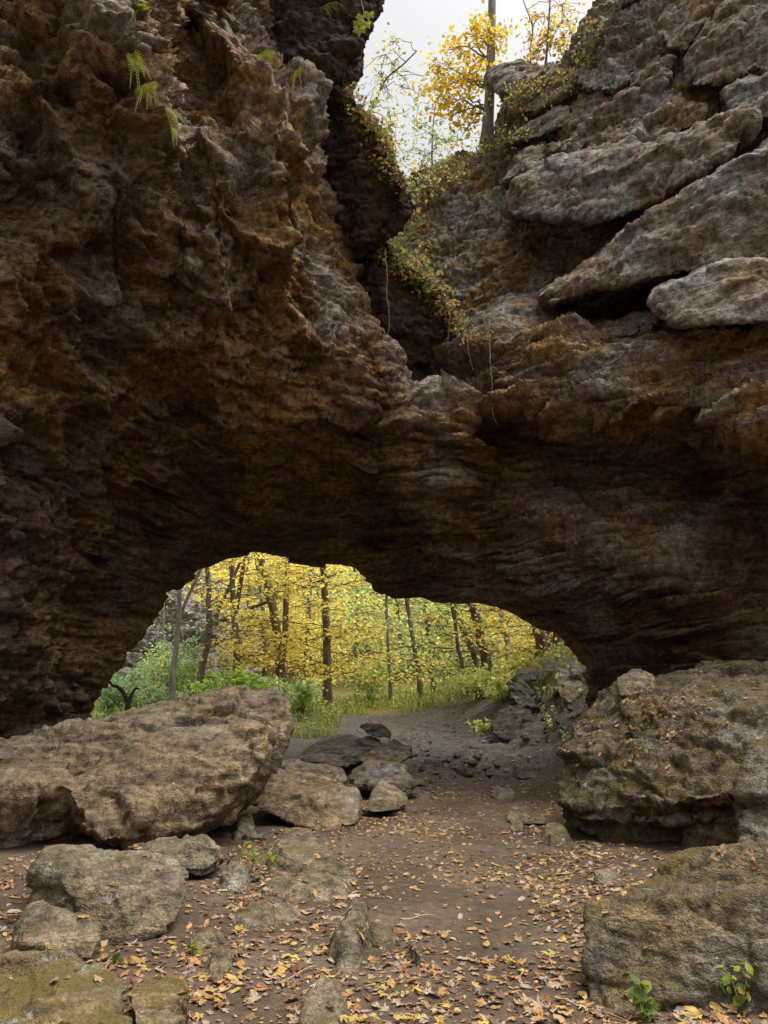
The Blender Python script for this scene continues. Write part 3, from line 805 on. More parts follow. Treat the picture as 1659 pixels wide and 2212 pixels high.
boulder('small round rock at the left edge beside the upright slab', M_GREYB,
    [(0, 1935, 6.6), (10, 1915, 6.7), (32, 1912, 6.8), (36, 1930, 6.7), (28, 1945, 6.6), (4, 1950, 6.5), (20, 1930, 6.95)], voxel=0.015, amp=0.1, seed=7)
boulder('orange-brown rock end at the left edge above the huge tan boulder', M_TAN,
    [(-60, 1600, 10.2), (0, 1590, 10.0), (18, 1598, 9.9), (26, 1618, 9.8), (20, 1645, 9.8), (-60, 1660, 9.7), (-40, 1620, 11), (10, 1620, 10.8)], voxel=0.03, amp=0.15, seed=8)
boulder('blocky tan boulder just behind the tip of the huge tan boulder', M_TAN,
    [(525, 1728, 10.2), (545, 1700, 10.4), (570, 1672, 10.8), (602, 1652, 11.2), (690, 1680, 11.0), (774, 1706, 10.6), (778, 1742, 10.4), (766, 1786, 9.9), (692, 1798, 9.6), (625, 1784, 9.8), (560, 1750, 10.0), (700, 1730, 10.0), (765, 1760, 11.2), (600, 1750, 11.6)], voxel=0.03, amp=0.4, st=0.4, knob=0.2, seed=9)
boulder('flat brown rock wedged between the blocky tan boulder and the long slab', M_WETB,
    [(605, 1640, 12.8), (645, 1644, 12.7), (738, 1656, 12.4), (747, 1690, 12.0), (700, 1700, 12.0), (620, 1680, 12.3), (600, 1665, 12.6), (730, 1670, 13.4), (620, 1660, 13.6)], voxel=0.03, amp=0.25, seed=10)
boulder('long sloping slab with a shiny top beside the climbing path', M_WETB,
    [(640, 1632, 15.2), (665, 1608, 15.7), (764, 1583, 16.6), (802, 1585, 16.4), (830, 1607, 15.6), (790, 1645, 14.6), (746, 1658, 14.4), (690, 1652, 14.7), (650, 1645, 15.0), (800, 1620, 17), (680, 1630, 16.5), (700, 1590, 17.0)], voxel=0.035, amp=0.3, st=0.6, knob=0.3, seed=11)
_h = cast(812, 1596)
_dy = _h[0].y - 16.0
boulder('small flat layered rock perched on top of the long sloping slab', M_DARKB,
    [(776, 1569, 16.30 + _dy), (790, 1562, 16.40 + _dy), (820, 1566, 16.30 + _dy), (850, 1585, 15.90 + _dy), (845, 1596, 15.70 + _dy), (805, 1592, 15.80 + _dy), (790, 1583, 16.00 + _dy), (830, 1584, 16.80 + _dy)], voxel=0.025, amp=0.2, st=1.0, seed=12)
boulder('angular ochre rock below the long sloping slab', M_WETB,
    [(775, 1632, 13.9), (800, 1620, 14.1), (850, 1598, 14.6), (890, 1610, 14.3), (889, 1634, 13.9), (862, 1651, 13.5), (800, 1648, 13.6), (775, 1645, 13.7), (870, 1630, 14.9), (800, 1635, 14.8)], voxel=0.025, amp=0.25, seed=13)
boulder('brown ridged boulder under the angular ochre rock', M_WETB,
    [(746, 1672, 12.7), (794, 1641, 13.0), (850, 1647, 12.9), (880, 1668, 12.6), (904, 1693, 12.3), (890, 1702, 12.1), (874, 1710, 12.0), (800, 1700, 12.0), (748, 1690, 12.3), (860, 1690, 13.2), (770, 1680, 13.3)], voxel=0.025, amp=0.3, seed=14)
boulder('pointed tan rock in front of the brown ridged boulder', M_TAN,
    [(793, 1731, 11.4), (805, 1708, 11.6), (824, 1682, 11.8), (852, 1700, 11.7), (880, 1722, 11.5), (881, 1740, 11.2), (840, 1748, 11.0), (796, 1742, 11.1), (850, 1730, 12.1), (810, 1730, 12.0)], voxel=0.02, amp=0.2, seed=15)
boulder('low flat rock at the path edge below the pointed tan rock', M_GREYB,
    [(772, 1745, 10.9), (800, 1735, 11.1), (824, 1731, 11.2), (868, 1736, 11.0), (872, 1748, 10.8), (820, 1756, 10.5), (775, 1754, 10.6), (820, 1750, 11.4)], voxel=0.02, amp=0.15, seed=16)
boulder('little grey rock beside the pointed tan rock', M_GREYB,
    [(896, 1722, 12.3), (910, 1710, 12.5), (928, 1713, 12.5), (932, 1725, 12.3), (900, 1733, 12.0), (915, 1725, 12.8)], voxel=0.02, amp=0.12, seed=17)
boulder('square brown block half buried beside the climbing path', M_WETB,
    [(1112, 1655, 14.9), (1118, 1645, 15.2), (1158, 1648, 15.2), (1166, 1656, 15.0), (1162, 1684, 14.4), (1125, 1684, 14.4), (1112, 1676, 14.6), (1150, 1670, 15.6), (1120, 1670, 15.6)], voxel=0.025, amp=0.15, seed=18)
boulder('low grey rock between the square brown block and the mossy boulder', M_GREYB,
    [(1172, 1660, 15.2), (1185, 1645, 15.5), (1212, 1648, 15.4), (1225, 1670, 15.0), (1190, 1676, 14.9), (1200, 1665, 15.9)], voxel=0.025, amp=0.15, seed=19)
for lab, cx_, cy_, w_, h_, Y_, s_ in [
    ('lumpy grey rock on the right of the path, biggest of three', 1120, 1762, 62, 44, 10.0, 20),
    ('small grey rock at the foot of the lumpy path-side rock', 1118, 1788, 36, 28, 9.4, 21),
    ('flat grey rock reaching from the lumpy rock towards the mossy boulder', 1160, 1774, 60, 22, 9.9, 22)]:
    k = w_ / 2
    h = cast(cx_, cy_ + h_ * .35, [GB])
    Y_ = h[0].y + 0.1
    boulder(lab, M_GREYB, [(cx_ - k, cy_, Y_), (cx_ - k * .5, cy_ - h_ * .6, Y_ + .2), (cx_ + k * .4, cy_ - h_ * .55, Y_ + .2), (cx_ + k, cy_ - h_ * .1, Y_), (cx_ + k * .7, cy_ + h_ * .4, Y_ - .25), (cx_ - k * .6, cy_ + h_ * .4, Y_ - .25), (cx_ + k * .3, cy_, Y_ + .5)], voxel=0.02, amp=0.2, seed=s_)

# right-hand boulders
B_RIGHT = boulder('big mossy boulder strewn with dead leaves on the right of the path', M_MOSSB,
    [(1199, 1702, 9.7), (1212, 1626, 9.9), (1242, 1578, 10.2), (1275, 1508, 10.6), (1322, 1470, 10.8), (1430, 1456, 10.6), (1493, 1440, 10.4), (1573, 1424, 10.2), (1659, 1436, 10.0), (1900, 1460, 9.6), (2000, 1700, 8.6),
     (1205, 1738, 9.5), (1300, 1752, 8.8), (1450, 1740, 8.0), (1573, 1722, 7.5), (1400, 1600, 8.9), (1560, 1540, 8.3), (1659, 1530, 8.0), (1900, 1560, 7.4),
     (1500, 1480, 12.0), (1800, 1480, 11.5), (1300, 1560, 12.0), (1300, 1745, 11.0), (1600, 1760, 9.2)],
    [(1573, 1722, 7.5), (1590, 1640, 7.75), (1659, 1600, 7.6), (1900, 1600, 6.9), (1900, 1850, 6.4), (1659, 1860, 6.9), (1600, 1830, 7.2), (1700, 1800, 8.5), (1700, 1620, 8.8), (1600, 1780, 8.2)],
    [(1212, 1775, 9.5), (1262, 1806, 9.25), (1402, 1856, 8.6), (1560, 1800, 8.3), (1560, 1700, 8.4), (1300, 1720, 9.2), (1210, 1720, 9.7), (1500, 1850, 9.4), (1350, 1800, 10.5)],
    [(1230, 1768, 9.15), (1320, 1782, 8.75), (1450, 1776, 8.1), (1565, 1758, 7.75), (1560, 1740, 8.4), (1300, 1745, 9.2), (1230, 1750, 9.6), (1500, 1790, 9.0)],
    [(1470, 1745, 8.35), (1605, 1745, 7.85), (1470, 1860, 8.2), (1615, 1850, 7.55), (1540, 1800, 9.2)],
    voxel=0.034, amp=0.5, st=0.5, knob=0.08, seed=23, tilt=(0.18, 0), pits=0.2, chip=1.0, big=0.25)
boulder('lumpy grey rock cap on top of the big mossy boulder', M_GREYB,
    [(1322, 1500, 10.00), (1326, 1457, 10.10), (1353, 1438, 10.20), (1385, 1433, 10.20), (1414, 1452, 10.10), (1424, 1488, 9.90), (1400, 1502, 9.70), (1340, 1508, 9.80), (1380, 1480, 10.70)], voxel=0.03, amp=0.3, seed=24)
boulder('square mossy boulder in the right foreground corner', M_MOSSB,
    [(1263, 1956, 4.7), (1268, 2114, 4.5), (1284, 2178, 4.4), (1306, 1938, 4.75), (1381, 1911, 4.8), (1400, 1960, 4.65), (1500, 2220, 4.25), (1350, 2197, 4.3), (1500, 1960, 4.6), (1700, 1930, 4.4), (1900, 1930, 4.2), (1900, 2300, 4.0), (1400, 2180, 5.4), (1350, 1950, 5.6), (1700, 1900, 5.6)],
    [(1384, 1916, 4.85), (1402, 1890, 4.95), (1424, 1852, 5.05), (1467, 1828, 5.1), (1520, 1825, 5.0), (1590, 1812, 4.9), (1659, 1801, 4.8), (1900, 1780, 4.6), (1900, 1960, 4.45), (1420, 1950, 4.85), (1550, 1930, 4.7), (1450, 2100, 4.6), (1440, 1900, 5.8), (1700, 1860, 5.8), (1900, 2000, 5.4)],
    voxel=0.018, amp=0.3, st=0.35, knob=0.5, seed=25, pits=0.1, chip=0.8)
boulder('dark block with a flat brown face at the foot of the right bank', M_DARKB,
    [(1060, 1548, 18.0), (1076, 1530, 18.2), (1110, 1520, 18.4), (1150, 1530, 18.2), (1155, 1562, 17.8), (1128, 1600, 17.4), (1082, 1600, 17.4), (1064, 1582, 17.6), (1140, 1560, 19.2), (1080, 1560, 19.4)], voxel=0.03, amp=0.3, seed=26, st=0.6)
boulder('black craggy rock above the dark block on the right bank', M_DARKB,
    [(1090, 1500, 18.8), (1095, 1474, 19.0), (1130, 1470, 19.0), (1160, 1492, 18.6), (1180, 1512, 18.3), (1172, 1530, 18.1), (1130, 1530, 18.2), (1096, 1520, 18.4), (1140, 1500, 19.8)], voxel=0.03, amp=0.45, seed=27, st=0.9)
boulder('rounded dark rock on the crest of the right bank under the trunks', M_DARKB,
    [(1170, 1438, 19.2), (1180, 1422, 19.4), (1200, 1422, 19.4), (1208, 1436, 19.2), (1200, 1450, 18.9), (1176, 1452, 18.9), (1190, 1440, 20)], voxel=0.03, amp=0.2, seed=28)
boulder('pale weathered rock against the right foot of the arch', M_SLAB,
    [(1196, 1470, 18.0), (1205, 1440, 18.3), (1240, 1432, 18.2), (1258, 1450, 17.8), (1262, 1500, 17.2), (1225, 1520, 17.0), (1200, 1500, 17.5), (1240, 1470, 19)], voxel=0.035, amp=0.4, seed=29)
boulder('dark low rock on the bank crest beside the rounded dark rock', M_DARKB,
    [(1108, 1470, 19.6), (1120, 1450, 19.8), (1150, 1436, 20), (1166, 1446, 19.8), (1160, 1470, 19.3), (1120, 1478, 19.2), (1140, 1460, 20.6)], voxel=0.035, amp=0.3, seed=30)
boulder('knobbly dark rock between the right bank and the mossy boulder', M_DARKB,
    [(1262, 1520, 15.0), (1275, 1480, 15.2), (1300, 1465, 15.2), (1340, 1480, 14.8), (1340, 1540, 14.4), (1280, 1545, 14.5), (1300, 1510, 16)], voxel=0.035, amp=0.35, seed=31)
# foreground rocks
boulder('moss-streaked rock in the bottom left corner', M_MOSSB,
    [(-120, 2090, 4.05), (0, 2080, 4.10), (50, 2067, 4.15), (100, 2088, 4.05), (205, 2078, 4.05), (240, 2095, 3.97), (268, 2125, 3.85), (284, 2215, 3.50), (150, 2240, 3.35), (0, 2260, 3.25), (-120, 2260, 3.25), (100, 2130, 4.45), (0, 2130, 4.45)], voxel=0.014, amp=0.2, st=0.3, knob=0.5, chip=1.3, seed=32)
boulder('low mossy brown rock beside the bottom left corner rock', M_MOSSB,
    [(262, 2160, 4.10), (285, 2120, 4.30), (350, 2096, 4.45), (400, 2110, 4.40), (425, 2150, 4.20), (420, 2215, 3.85), (300, 2235, 3.70), (340, 2140, 4.60)], voxel=0.014, amp=0.14, seed=33)
boulder('pointed grey rock standing up at the bottom of the path', M_GREYB,
    [(640, 2215, 3.70), (655, 2165, 3.90), (678, 2110, 4.10), (695, 2092, 4.20), (722, 2120, 4.10), (745, 2165, 3.95), (764, 2230, 3.70), (700, 2240, 3.62), (700, 2130, 4.40)], voxel=0.013, amp=0.14, st=0.6, seed=34)
for lab, hull, s_ in [
    ('low wide grey outcrop in the middle of the path edge, left of centre', [(560, 1850, 7.15), (600, 1815, 8.15), (650, 1800, 8.55), (700, 1835, 7.75), (755, 1880, 6.95), (772, 1898, 6.65), (690, 1905, 6.45), (600, 1880, 6.75), (650, 1870, 8.35)], 35),
    ('long narrow rock ridge poking out of the leaves in the foreground', [(722, 2060, 4.65), (735, 1990, 5.15), (765, 1955, 5.65), (800, 1960, 5.65), (790, 2020, 5.05), (770, 2090, 4.55), (735, 2100, 4.45), (760, 2040, 5.25)], 36),
    ('striped low rock among leaves below the grey outcrop', [(500, 1985, 5.35), (530, 1955, 5.75), (590, 1952, 5.75), (655, 1962, 5.65), (640, 1990, 5.30), (560, 2002, 5.15), (580, 1975, 5.85)], 37),
    ('small triangular stone beside the wedge-shaped rock', [(486, 1912, 6.8), (490, 1868, 7.0), (525, 1898, 6.9), (522, 1914, 6.75), (500, 1920, 6.7), (505, 1900, 7.1)], 38),
    ('flat grey stone half buried in leaves below the striped rock', [(428, 2095, 4.55), (445, 2062, 4.75), (500, 2048, 4.85), (512, 2080, 4.65), (490, 2115, 4.40), (440, 2120, 4.35), (470, 2085, 4.95)], 39),
    ('dark smooth stone lying by the right end of the grey flat-topped boulder', [(405, 2030, 5.4), (430, 2014, 5.6), (480, 2022, 5.5), (482, 2034, 5.4), (430, 2042, 5.3), (450, 2030, 5.7)], 40),
    ('broad grey rock rib below the little green sapling', [(570, 1925, 6.35), (600, 1902, 6.65), (700, 1900, 6.75), (760, 1910, 6.55), (750, 1940, 6.05), (640, 1945, 6.00), (660, 1925, 6.85)], 41),
    ('worn stone bump near the right edge of the long rock ridge', [(800, 2020, 5.15), (820, 2005, 5.30), (850, 2008, 5.25), (860, 2030, 5.05), (820, 2040, 4.95), (830, 2022, 5.35)], 42),
    ('short tilted stone blade sticking up left of the pale leaf drift', [(878, 2060, 4.85), (890, 2035, 5.00), (915, 2070, 4.75), (918, 2095, 4.55), (890, 2085, 4.65), (900, 2060, 5.05)], 43),
    ('grey stone in the shade under the blocky tan boulder', [(500, 1790, 9.2), (520, 1770, 9.4), (545, 1775, 9.4), (555, 1800, 9.1), (510, 1808, 9.0), (530, 1790, 9.7)], 44),
    ('small lichen-spotted stone at the foot of the square mossy boulder', [(1285, 1905, 6.6), (1300, 1885, 6.8), (1335, 1882, 6.8), (1342, 1905, 6.6), (1300, 1915, 6.45), (1320, 1900, 7.0)], 45),
    ('flat stone tucked under the left end of the mossy boulder', [(1160, 1810, 8.9), (1190, 1775, 9.4), (1230, 1790, 9.2), (1240, 1815, 8.8), (1190, 1825, 8.6), (1200, 1800, 9.5)], 46)]:
    # foot points lie on the earth where the photo shows the outline; the crown stands a hand's breadth above
    foot = []
    for p in hull[:-1]:
        h = cast(p[0], p[1] + 6, [GB])
        foot.append(np.array(h[0]))
    foot = np.array(foot)
    c_ = foot.mean(0)
    w_ = np.abs(foot - c_)[:, :2].max()
    hgt_ = min(0.20, 0.05 + 0.15 * w_)
    top = c_ + (foot - c_) * 0.72 * rng.uniform(0.7, 1.1, (len(foot), 1))
    top[:, 2] = c_[2] + hgt_ * rng.uniform(0.35, 1.0, len(foot))
    top[:, 1] += 0.05
    low_ = c_ + (foot - c_) * 1.12
    low_[:, 2] -= 0.12
    o = add_rock('rock', [list(low_) + list(foot) + list(top)], 0.016, M_GREYB, lambda P: rock_disp(P, 0.16, 0.8, 0.3, 500 + s_ * 7, (0.3, 0.2), 0.4, 0.2, 1.0), world=True)
    tag(o, lab, 'rock')
# cobbles of the broken step where the path climbs
k = 0
def gy(px, py):
    h = cast(px, py, [GB])
    return h[0].y
for (a, b, yy, w) in [(860, 1668, 15.5, 26), (935, 1655, 15.7, 60), (985, 1650, 16.0, 34), (1020, 1642, 16.6, 26), (1045, 1655, 16.0, 30), (1075, 1648, 16.4, 24), (1010, 1665, 15.4, 36), (965, 1672, 15.0, 44), (1060, 1668, 15.2, 28), (905, 1690, 13.9, 28), (1095, 1662, 15.6, 22), (1035, 1625, 17.4, 24), (1090, 1712, 13.2, 60)]:
    hh = w * 0.42
    yy = gy(a, b + hh * 0.5)
    boulder('worn brown stone bedded in the broken step of the path', M_WETB,
        [(a - w / 2, b + hh * .2, yy), (a - w * .3, b - hh * .6, yy + .15), (a + w * .25, b - hh * .6, yy + .15), (a + w / 2, b + hh * .1, yy), (a + w * .3, b + hh * .7, yy - .2), (a - w * .3, b + hh * .7, yy - .2), (a, b + hh * .2, yy + .4)],
        voxel=0.022, amp=0.14, seed=50 + k, name='path_stone', cat='stone', group='worn stones in the broken step of the path')
    k += 1
# loose stones along the edges of the path: a few shapes, copied
stone_protos = []
for k in range(6):
    pts = rng.normal(0, 1, (14, 3))
    pts /= np.linalg.norm(pts, axis=1, keepdims=True)
    pts *= (1, 0.8, 0.55)
    m = hull_mesh([pts * 0.5], 0.07)
    V = get_np(m)
    V = V + vert_normals(m) * rock_disp(V * 0.7 + k * 5, 0.35, 0.3, 0.2, 900 + k, (0, 0), 0.4, 0, 1.0)[:, None]
    m.vertices.foreach_set('co', V.astype(np.float32).ravel())
    m.polygons.foreach_set('use_smooth', np.ones(len(m.polygons), dtype=bool))
    m.materials.clear()
    m.materials.append([M_WETB, M_GREYB, M_DARKB][k % 3])
    m.update()
    stone_protos.append(m)
for (n_, cx_, cy_, sx_, sy_, smin, smax, lab, grp) in [
    (16, 905, 1715, 28, 16, 0.08, 0.22, 'small loose stone at the left edge of the path below the ridged boulder', 'loose stones left of the path'),
    (26, 1000, 1645, 80, 18, 0.10, 0.30, 'loose stone on the broken step where the path climbs', 'loose stones on the broken step'),
    (20, 1215, 1570, 38, 40, 0.12, 0.35, 'loose dark stone on the slope under the right foot of the arch', 'loose stones on the right slope'),
    (12, 1225, 1815, 50, 22, 0.06, 0.16, 'small stone among the leaves at the foot of the big mossy boulder', 'loose stones by the mossy boulder'),
    (12, 600, 1880, 60, 30, 0.06, 0.16, 'small stone among the leaves near the low wide outcrop', 'loose stones by the low outcrop'),
    (10, 570, 1810, 30, 14, 0.08, 0.2, 'small stone in front of the blocky tan boulder', 'loose stones by the blocky boulder')]:
    for _ in range(n_):
        h = cast(rng.normal(cx_, sx_), rng.normal(cy_, sy_), [GB])
        if h is None or h[3] > 30:
            continue
        sc_ = smin + (smax - smin) * rng.random() ** 2
        o = link('stone', stone_protos[rng.integers(0, 6)])
        o.matrix_world = Matrix.Translation(h[0] + Vector((0, 0, 0.12 * sc_))) @ Matrix.Rotation(rng.uniform(0, 6.28), 4, 'Z') @ Matrix.Rotation(rng.normal(0, .2), 4, 'X') @ Matrix.Scale(sc_, 4)
        tag(o, lab, 'stone', grp)
for o in bpy.data.objects:
    if '_b' in o.keys():
        del o['_b']

# ---------------------------------------------------------------- leaves, trees, plants
LEAF6 = np.array([[0, -0.5, 0], [0.30, -0.15, 0.05], [0.26, 0.22, 0.04], [0, 0.55, -0.04], [-0.26, 0.22, 0.04], [-0.30, -0.15, 0.05]])
def rand_rot(n, flat=0.0):
    """random frames; flat 1 -> leaf planes horizontal"""
    a = rng.uniform(0, 2 * np.pi, n)
    tilt = np.arccos(1 - rng.uniform(0, 1, n) * (1 - flat)) * np.where(rng.random(n) < 0.5, 1, 1)
    b = rng.uniform(0, 2 * np.pi, n)
    nx = np.stack([np.sin(tilt) * np.cos(b), np.sin(tilt) * np.sin(b), np.cos(tilt)], 1)
    t = np.stack([np.cos(a), np.sin(a), np.zeros(n)], 1)
    t = t - nx * (t * nx).sum(1, keepdims=True)
    t /= np.linalg.norm(t, axis=1, keepdims=True) + 1e-9
    s = np.cross(nx, t)
    return s, t, nx
def leaves_mesh(name, C, size, pal, mat=None, flat=0.3, shape=LEAF6, jitter=0.25, colors=None):
    C = np.asarray(C, dtype=float)
    n = len(C)
    s, t, nx = rand_rot(n, flat)
    sz = np.broadcast_to(size, n) * rng.uniform(0.6, 1.3, n)
    k = len(shape)
    V = C[:, None, :] + sz[:, None, None] * (shape[None, :, 0, None] * s[:, None, :] + shape[None, :, 1, None] * t[:, None, :] + shape[None, :, 2, None] * nx[:, None, :])
    if colors is None:
        pal = np.asarray(pal)
        colors = pal[rng.integers(0, len(pal), n)]
    colors = np.clip(colors * rng.uniform(1 - jitter, 1 + jitter, (n, 1)), 0, 1)
    col = np.repeat(colors, k, 0)
    return mesh_np(name, V.reshape(-1, 3), np.arange(n * k).reshape(n, k), mat or M_LEAF, False, col)
def tube_arrays(paths, sides=6):
    """paths: list of (points (k,3), radii (k,))"""
    VV, FF, o = [], [], 0
    ang = np.linspace(0, 2 * np.pi, sides, endpoint=False)
    for P, r in paths:
        P = np.asarray(P, dtype=float)
        k = len(P)
        T = np.gradient(P, axis=0)
        T /= np.linalg.norm(T, axis=1, keepdims=True) + 1e-9
        ref = np.array([0, 0, 1.0]) if abs(T[:, 2].mean()) < 0.8 else np.array([0, 1.0, 0])
        A = np.cross(T, ref)
        A /= np.linalg.norm(A, axis=1, keepdims=True) + 1e-9
        B = np.cross(T, A)
        ring = P[:, None] + np.asarray(r)[:, None, None] * (np.cos(ang)[None, :, None] * A[:, None] + np.sin(ang)[None, :, None] * B[:, None])
        VV.append(ring.reshape(-1, 3))
        i = np.arange(k * sides).reshape(k, sides)
        f = np.stack([i[:-1], np.roll(i, -1, 1)[:-1], np.roll(i, -1, 1)[1:], i[1:]], -1).reshape(-1, 4)
        FF.append(f + o)
        # end cap
        FF.append((i[-1][[0, 1, 2, 3]] + o)[None] if sides >= 4 else np.zeros((0, 4), int))
        o += k * sides
    return np.concatenate(VV), np.concatenate(FF)
def tubes(name, paths, mat, parent=None, base=None, sides=6):
    V, Fc = tube_arrays(paths, sides)
    if base is not None:
        V = V - base
    return link(name, mesh_np(name, V, Fc, mat, True), parent)

YEL = [(0.90, 0.72, 0.13), (0.92, 0.80, 0.24), (0.84, 0.64, 0.10), (0.88, 0.62, 0.14), (0.78, 0.74, 0.20)]
YGR = [(0.62, 0.70, 0.24), (0.74, 0.78, 0.28), (0.54, 0.66, 0.26), (0.82, 0.78, 0.22)]
GRN = [(0.30, 0.46, 0.19), (0.40, 0.54, 0.22), (0.28, 0.44, 0.24), (0.46, 0.56, 0.22)]
ORG = [(0.74, 0.42, 0.09), (0.78, 0.50, 0.10), (0.64, 0.34, 0.10)]

def tree(label, pts, Y, r0, pal, nleaf=2200, z0=2.0, z1=6.6, reach=2.6, mat=None, forks=(), height=11.0, lsize=0.14, group='trees beyond the arch', nbr=16, spread=0.5, extra=None):
    P = [at(px, py, Y) for px, py in pts]
    base = P[0].copy()
    base[2] = gz(base[0], base[1]) - 0.05
    d = (P[-1] - P[-2]) / np.linalg.norm(P[-1] - P[-2])
    if d[2] < 0.5:
        d = np.array([0, 0, 1.0])
    path = [base] + P[1:]
    if path[-1][2] < height:
        L = height - path[-1][2]
        path += [path[-1] + d * L * 0.5 + rng.normal(0, 0.15, 3), path[-1] + d * L + rng.normal(0, 0.3, 3)]
    T = crom(np.array(path), 26)
    T[:, :2] += 0.02 * rng.normal(0, 1, (26, 2))
    hh = (T[:, 2] - T[0, 2]) / max(0.5, T[-1, 2] - T[0, 2])
    r0 = r0 * 0.8
    rad = r0 * (1 - 0.62 * hh) + r0 * 0.5 * np.exp(-hh * 22)
    root = tag(empty('tree', base), label, 'tree', group)
    trunks = [(T, rad)]
    for fk in forks:
        q = [at(px, py, Y + 0.2) for px, py in fk]
        e = (q[-1] - q[-2])
        q.append(q[-1] + e / np.linalg.norm(e) * 4)
        Fk = crom(np.array(q), 16)
        trunks.append((Fk, np.linspace(r0 * 0.62, r0 * 0.3, 16)))
    tubes('trunk', trunks, mat or M_BARK, root, base, 8)
    limbs, cl = [], []
    for b in range(nbr):
        tr, rr = trunks[rng.integers(0, len(trunks))]
        ok = np.where((tr[:, 2] > z0) & (tr[:, 2] < z1))[0]
        if len(ok) == 0:
            continue
        i = rng.choice(ok)
        s = tr[i]
        a = rng.uniform(0, 2 * np.pi)
        L = reach * rng.uniform(0.5, 1.2)
        up = rng.uniform(-0.05, 0.55)
        dirv = np.array([math.cos(a), math.sin(a), up])
        q = np.array([s + dirv * L * t + np.array([0, 0, -0.25 * L * t * t]) + rng.normal(0, 0.06, 3) * (t > 0) for t in np.linspace(0, 1, 7)])
        limbs.append((q, np.linspace(min(0.02, rr[i] * 0.25), 0.005, 7)))
        cl.append(q[2:])
        for t_ in range(4):
            j = rng.integers(2, 6)
            a2 = a + rng.uniform(-1.1, 1.1)
            L2 = L * rng.uniform(0.25, 0.55)
            q2 = np.array([q[j] + np.array([math.cos(a2), math.sin(a2), rng.uniform(-0.1, 0.35)]) * L2 * t + rng.normal(0, 0.04, 3) * (t > 0) for t in np.linspace(0, 1, 5)])
            limbs.append((q2, np.linspace(0.016, 0.005, 5)))
            cl.append(q2[1:])
    if limbs:
        tag(tubes('limbs', limbs, mat or M_BARK, root, base, 5), kind='stuff')
        cl = np.concatenate(cl)
        nleaf = int(nleaf * 0.66)
        C = cl[rng.integers(0, len(cl), nleaf)] + rng.normal(0, 1, (nleaf, 3)) * (0.3 * spread * 2, 0.3 * spread * 2, 0.10)
        tag(link('crown', leaves_mesh('crown', C - base, lsize, pal, flat=0.55), root), kind='stuff')
    return root
# trunks seen through the arch, left to right
tree('thin grey tree half hidden by the left wall of the arch', [(353, 1500), (352, 1336), (350, 1262)], 33, 0.13, YGR, 500, z0=4, mat=M_BARKP, lsize=0.13)
tree('slender pale leaning tree above the huge tan boulder', [(371, 1530), (376, 1430), (386, 1330), (388, 1260)], 24, 0.12, YGR, 260, z0=3.5, reach=1.8, mat=M_BARKP, forks=[[(383, 1345), (397, 1310), (415, 1270)]], lsize=0.12)
tree('dark forked tree in front of the far rock outcrop', [(428, 1520), (436, 1450), (446, 1392), (449, 1330), (450, 1280)], 27, 0.16, GRN, 500, z0=4.5, forks=[[(446, 1392), (462, 1340), (472, 1318)], [(462, 1350), (490, 1335), (515, 1325)]], lsize=0.13)
tree('narrow V-forked tree rising behind the boulder tip', [(511, 1490), (511, 1420), (508, 1332), (503, 1270), (500, 1215)], 26, 0.17, YEL, 2300, z0=2.6, forks=[[(508, 1335), (518, 1270), (528, 1210)]])
tree('thin tree with yellow sprays between the two forked trunks', [(571, 1500), (571, 1420), (568, 1315), (560, 1250)], 31, 0.13, YEL, 2400)
tree('thick twin-trunked tree with the densest yellow crown', [(610, 1500), (604, 1430), (592, 1330), (575, 1250), (560, 1195)], 27, 0.24, YEL, 3600, reach=3.2, forks=[[(606, 1450), (616, 1370), (618, 1290), (622, 1200)]], nbr=22)
tree('dark slim trunk between the twin-trunked and the straight tall tree', [(657, 1525), (657, 1470), (662, 1400), (668, 1300)], 33, 0.17, YEL, 2400)
tree('straight tall dark tree standing alone near the middle of the arch', [(708, 1540), (707, 1450), (704, 1350), (700, 1270), (698, 1200)], 26.5, 0.20, YEL, 3600, reach=3.0, nbr=22)
tree('tree with a pale yellow-green crown behind the middle of the arch', [(770, 1520), (768, 1420), (772, 1300)], 36, 0.15, YGR + YEL, 3600, reach=3.6, nbr=20)
tree('very thin pale tree right of the straight tall tree', [(845, 1515), (842, 1450), (837, 1394), (835, 1320)], 30, 0.09, YGR, 1500, mat=M_BARKP)
tree('thin curving tree below the low part of the arch', [(908, 1510), (904, 1450), (895, 1400), (884, 1330), (878, 1280)], 29, 0.13, YGR, 1700)
tree('thin straight tree beside the curving tree', [(937, 1500), (932, 1420), (924, 1355), (920, 1285)], 31, 0.13, YGR + GRN, 1900)
tree('dark crooked sapling leaning left on the bank', [(1010, 1480), (1000, 1440), (990, 1410), (985, 1370)], 24, 0.08, YGR, 700, reach=1.5)
tree('slim tree leaning left beside the thick mossy trunk', [(1034, 1480), (1024, 1420), (1006, 1372), (974, 1296)], 25.5, 0.14, YGR + ORG, 1500)
tree('thick trunk leaning left, rough bark, on the right bank', [(1058, 1475), (1048, 1415), (1034, 1362), (1016, 1296)], 25, 0.22, YGR + YEL, 1900)
tree('pale tree leaning left behind the right bank', [(1102, 1460), (1094, 1380), (1078, 1305)], 29, 0.14, YEL + YGR, 1800, mat=M_BARKP)
tree('thick trunk under the right end of the arch, left one of a pair', [(1175, 1440), (1170, 1400), (1160, 1345)], 22.5, 0.21, YEL, 1900)
tree('thin trunk between the pair of thick trunks at the right end', [(1193, 1440), (1190, 1400), (1182, 1350)], 25, 0.11, YEL, 1300)
tree('thick trunk under the right end of the arch, right one of a pair', [(1211, 1445), (1208, 1410), (1204, 1355)], 22, 0.19, YEL, 1600)
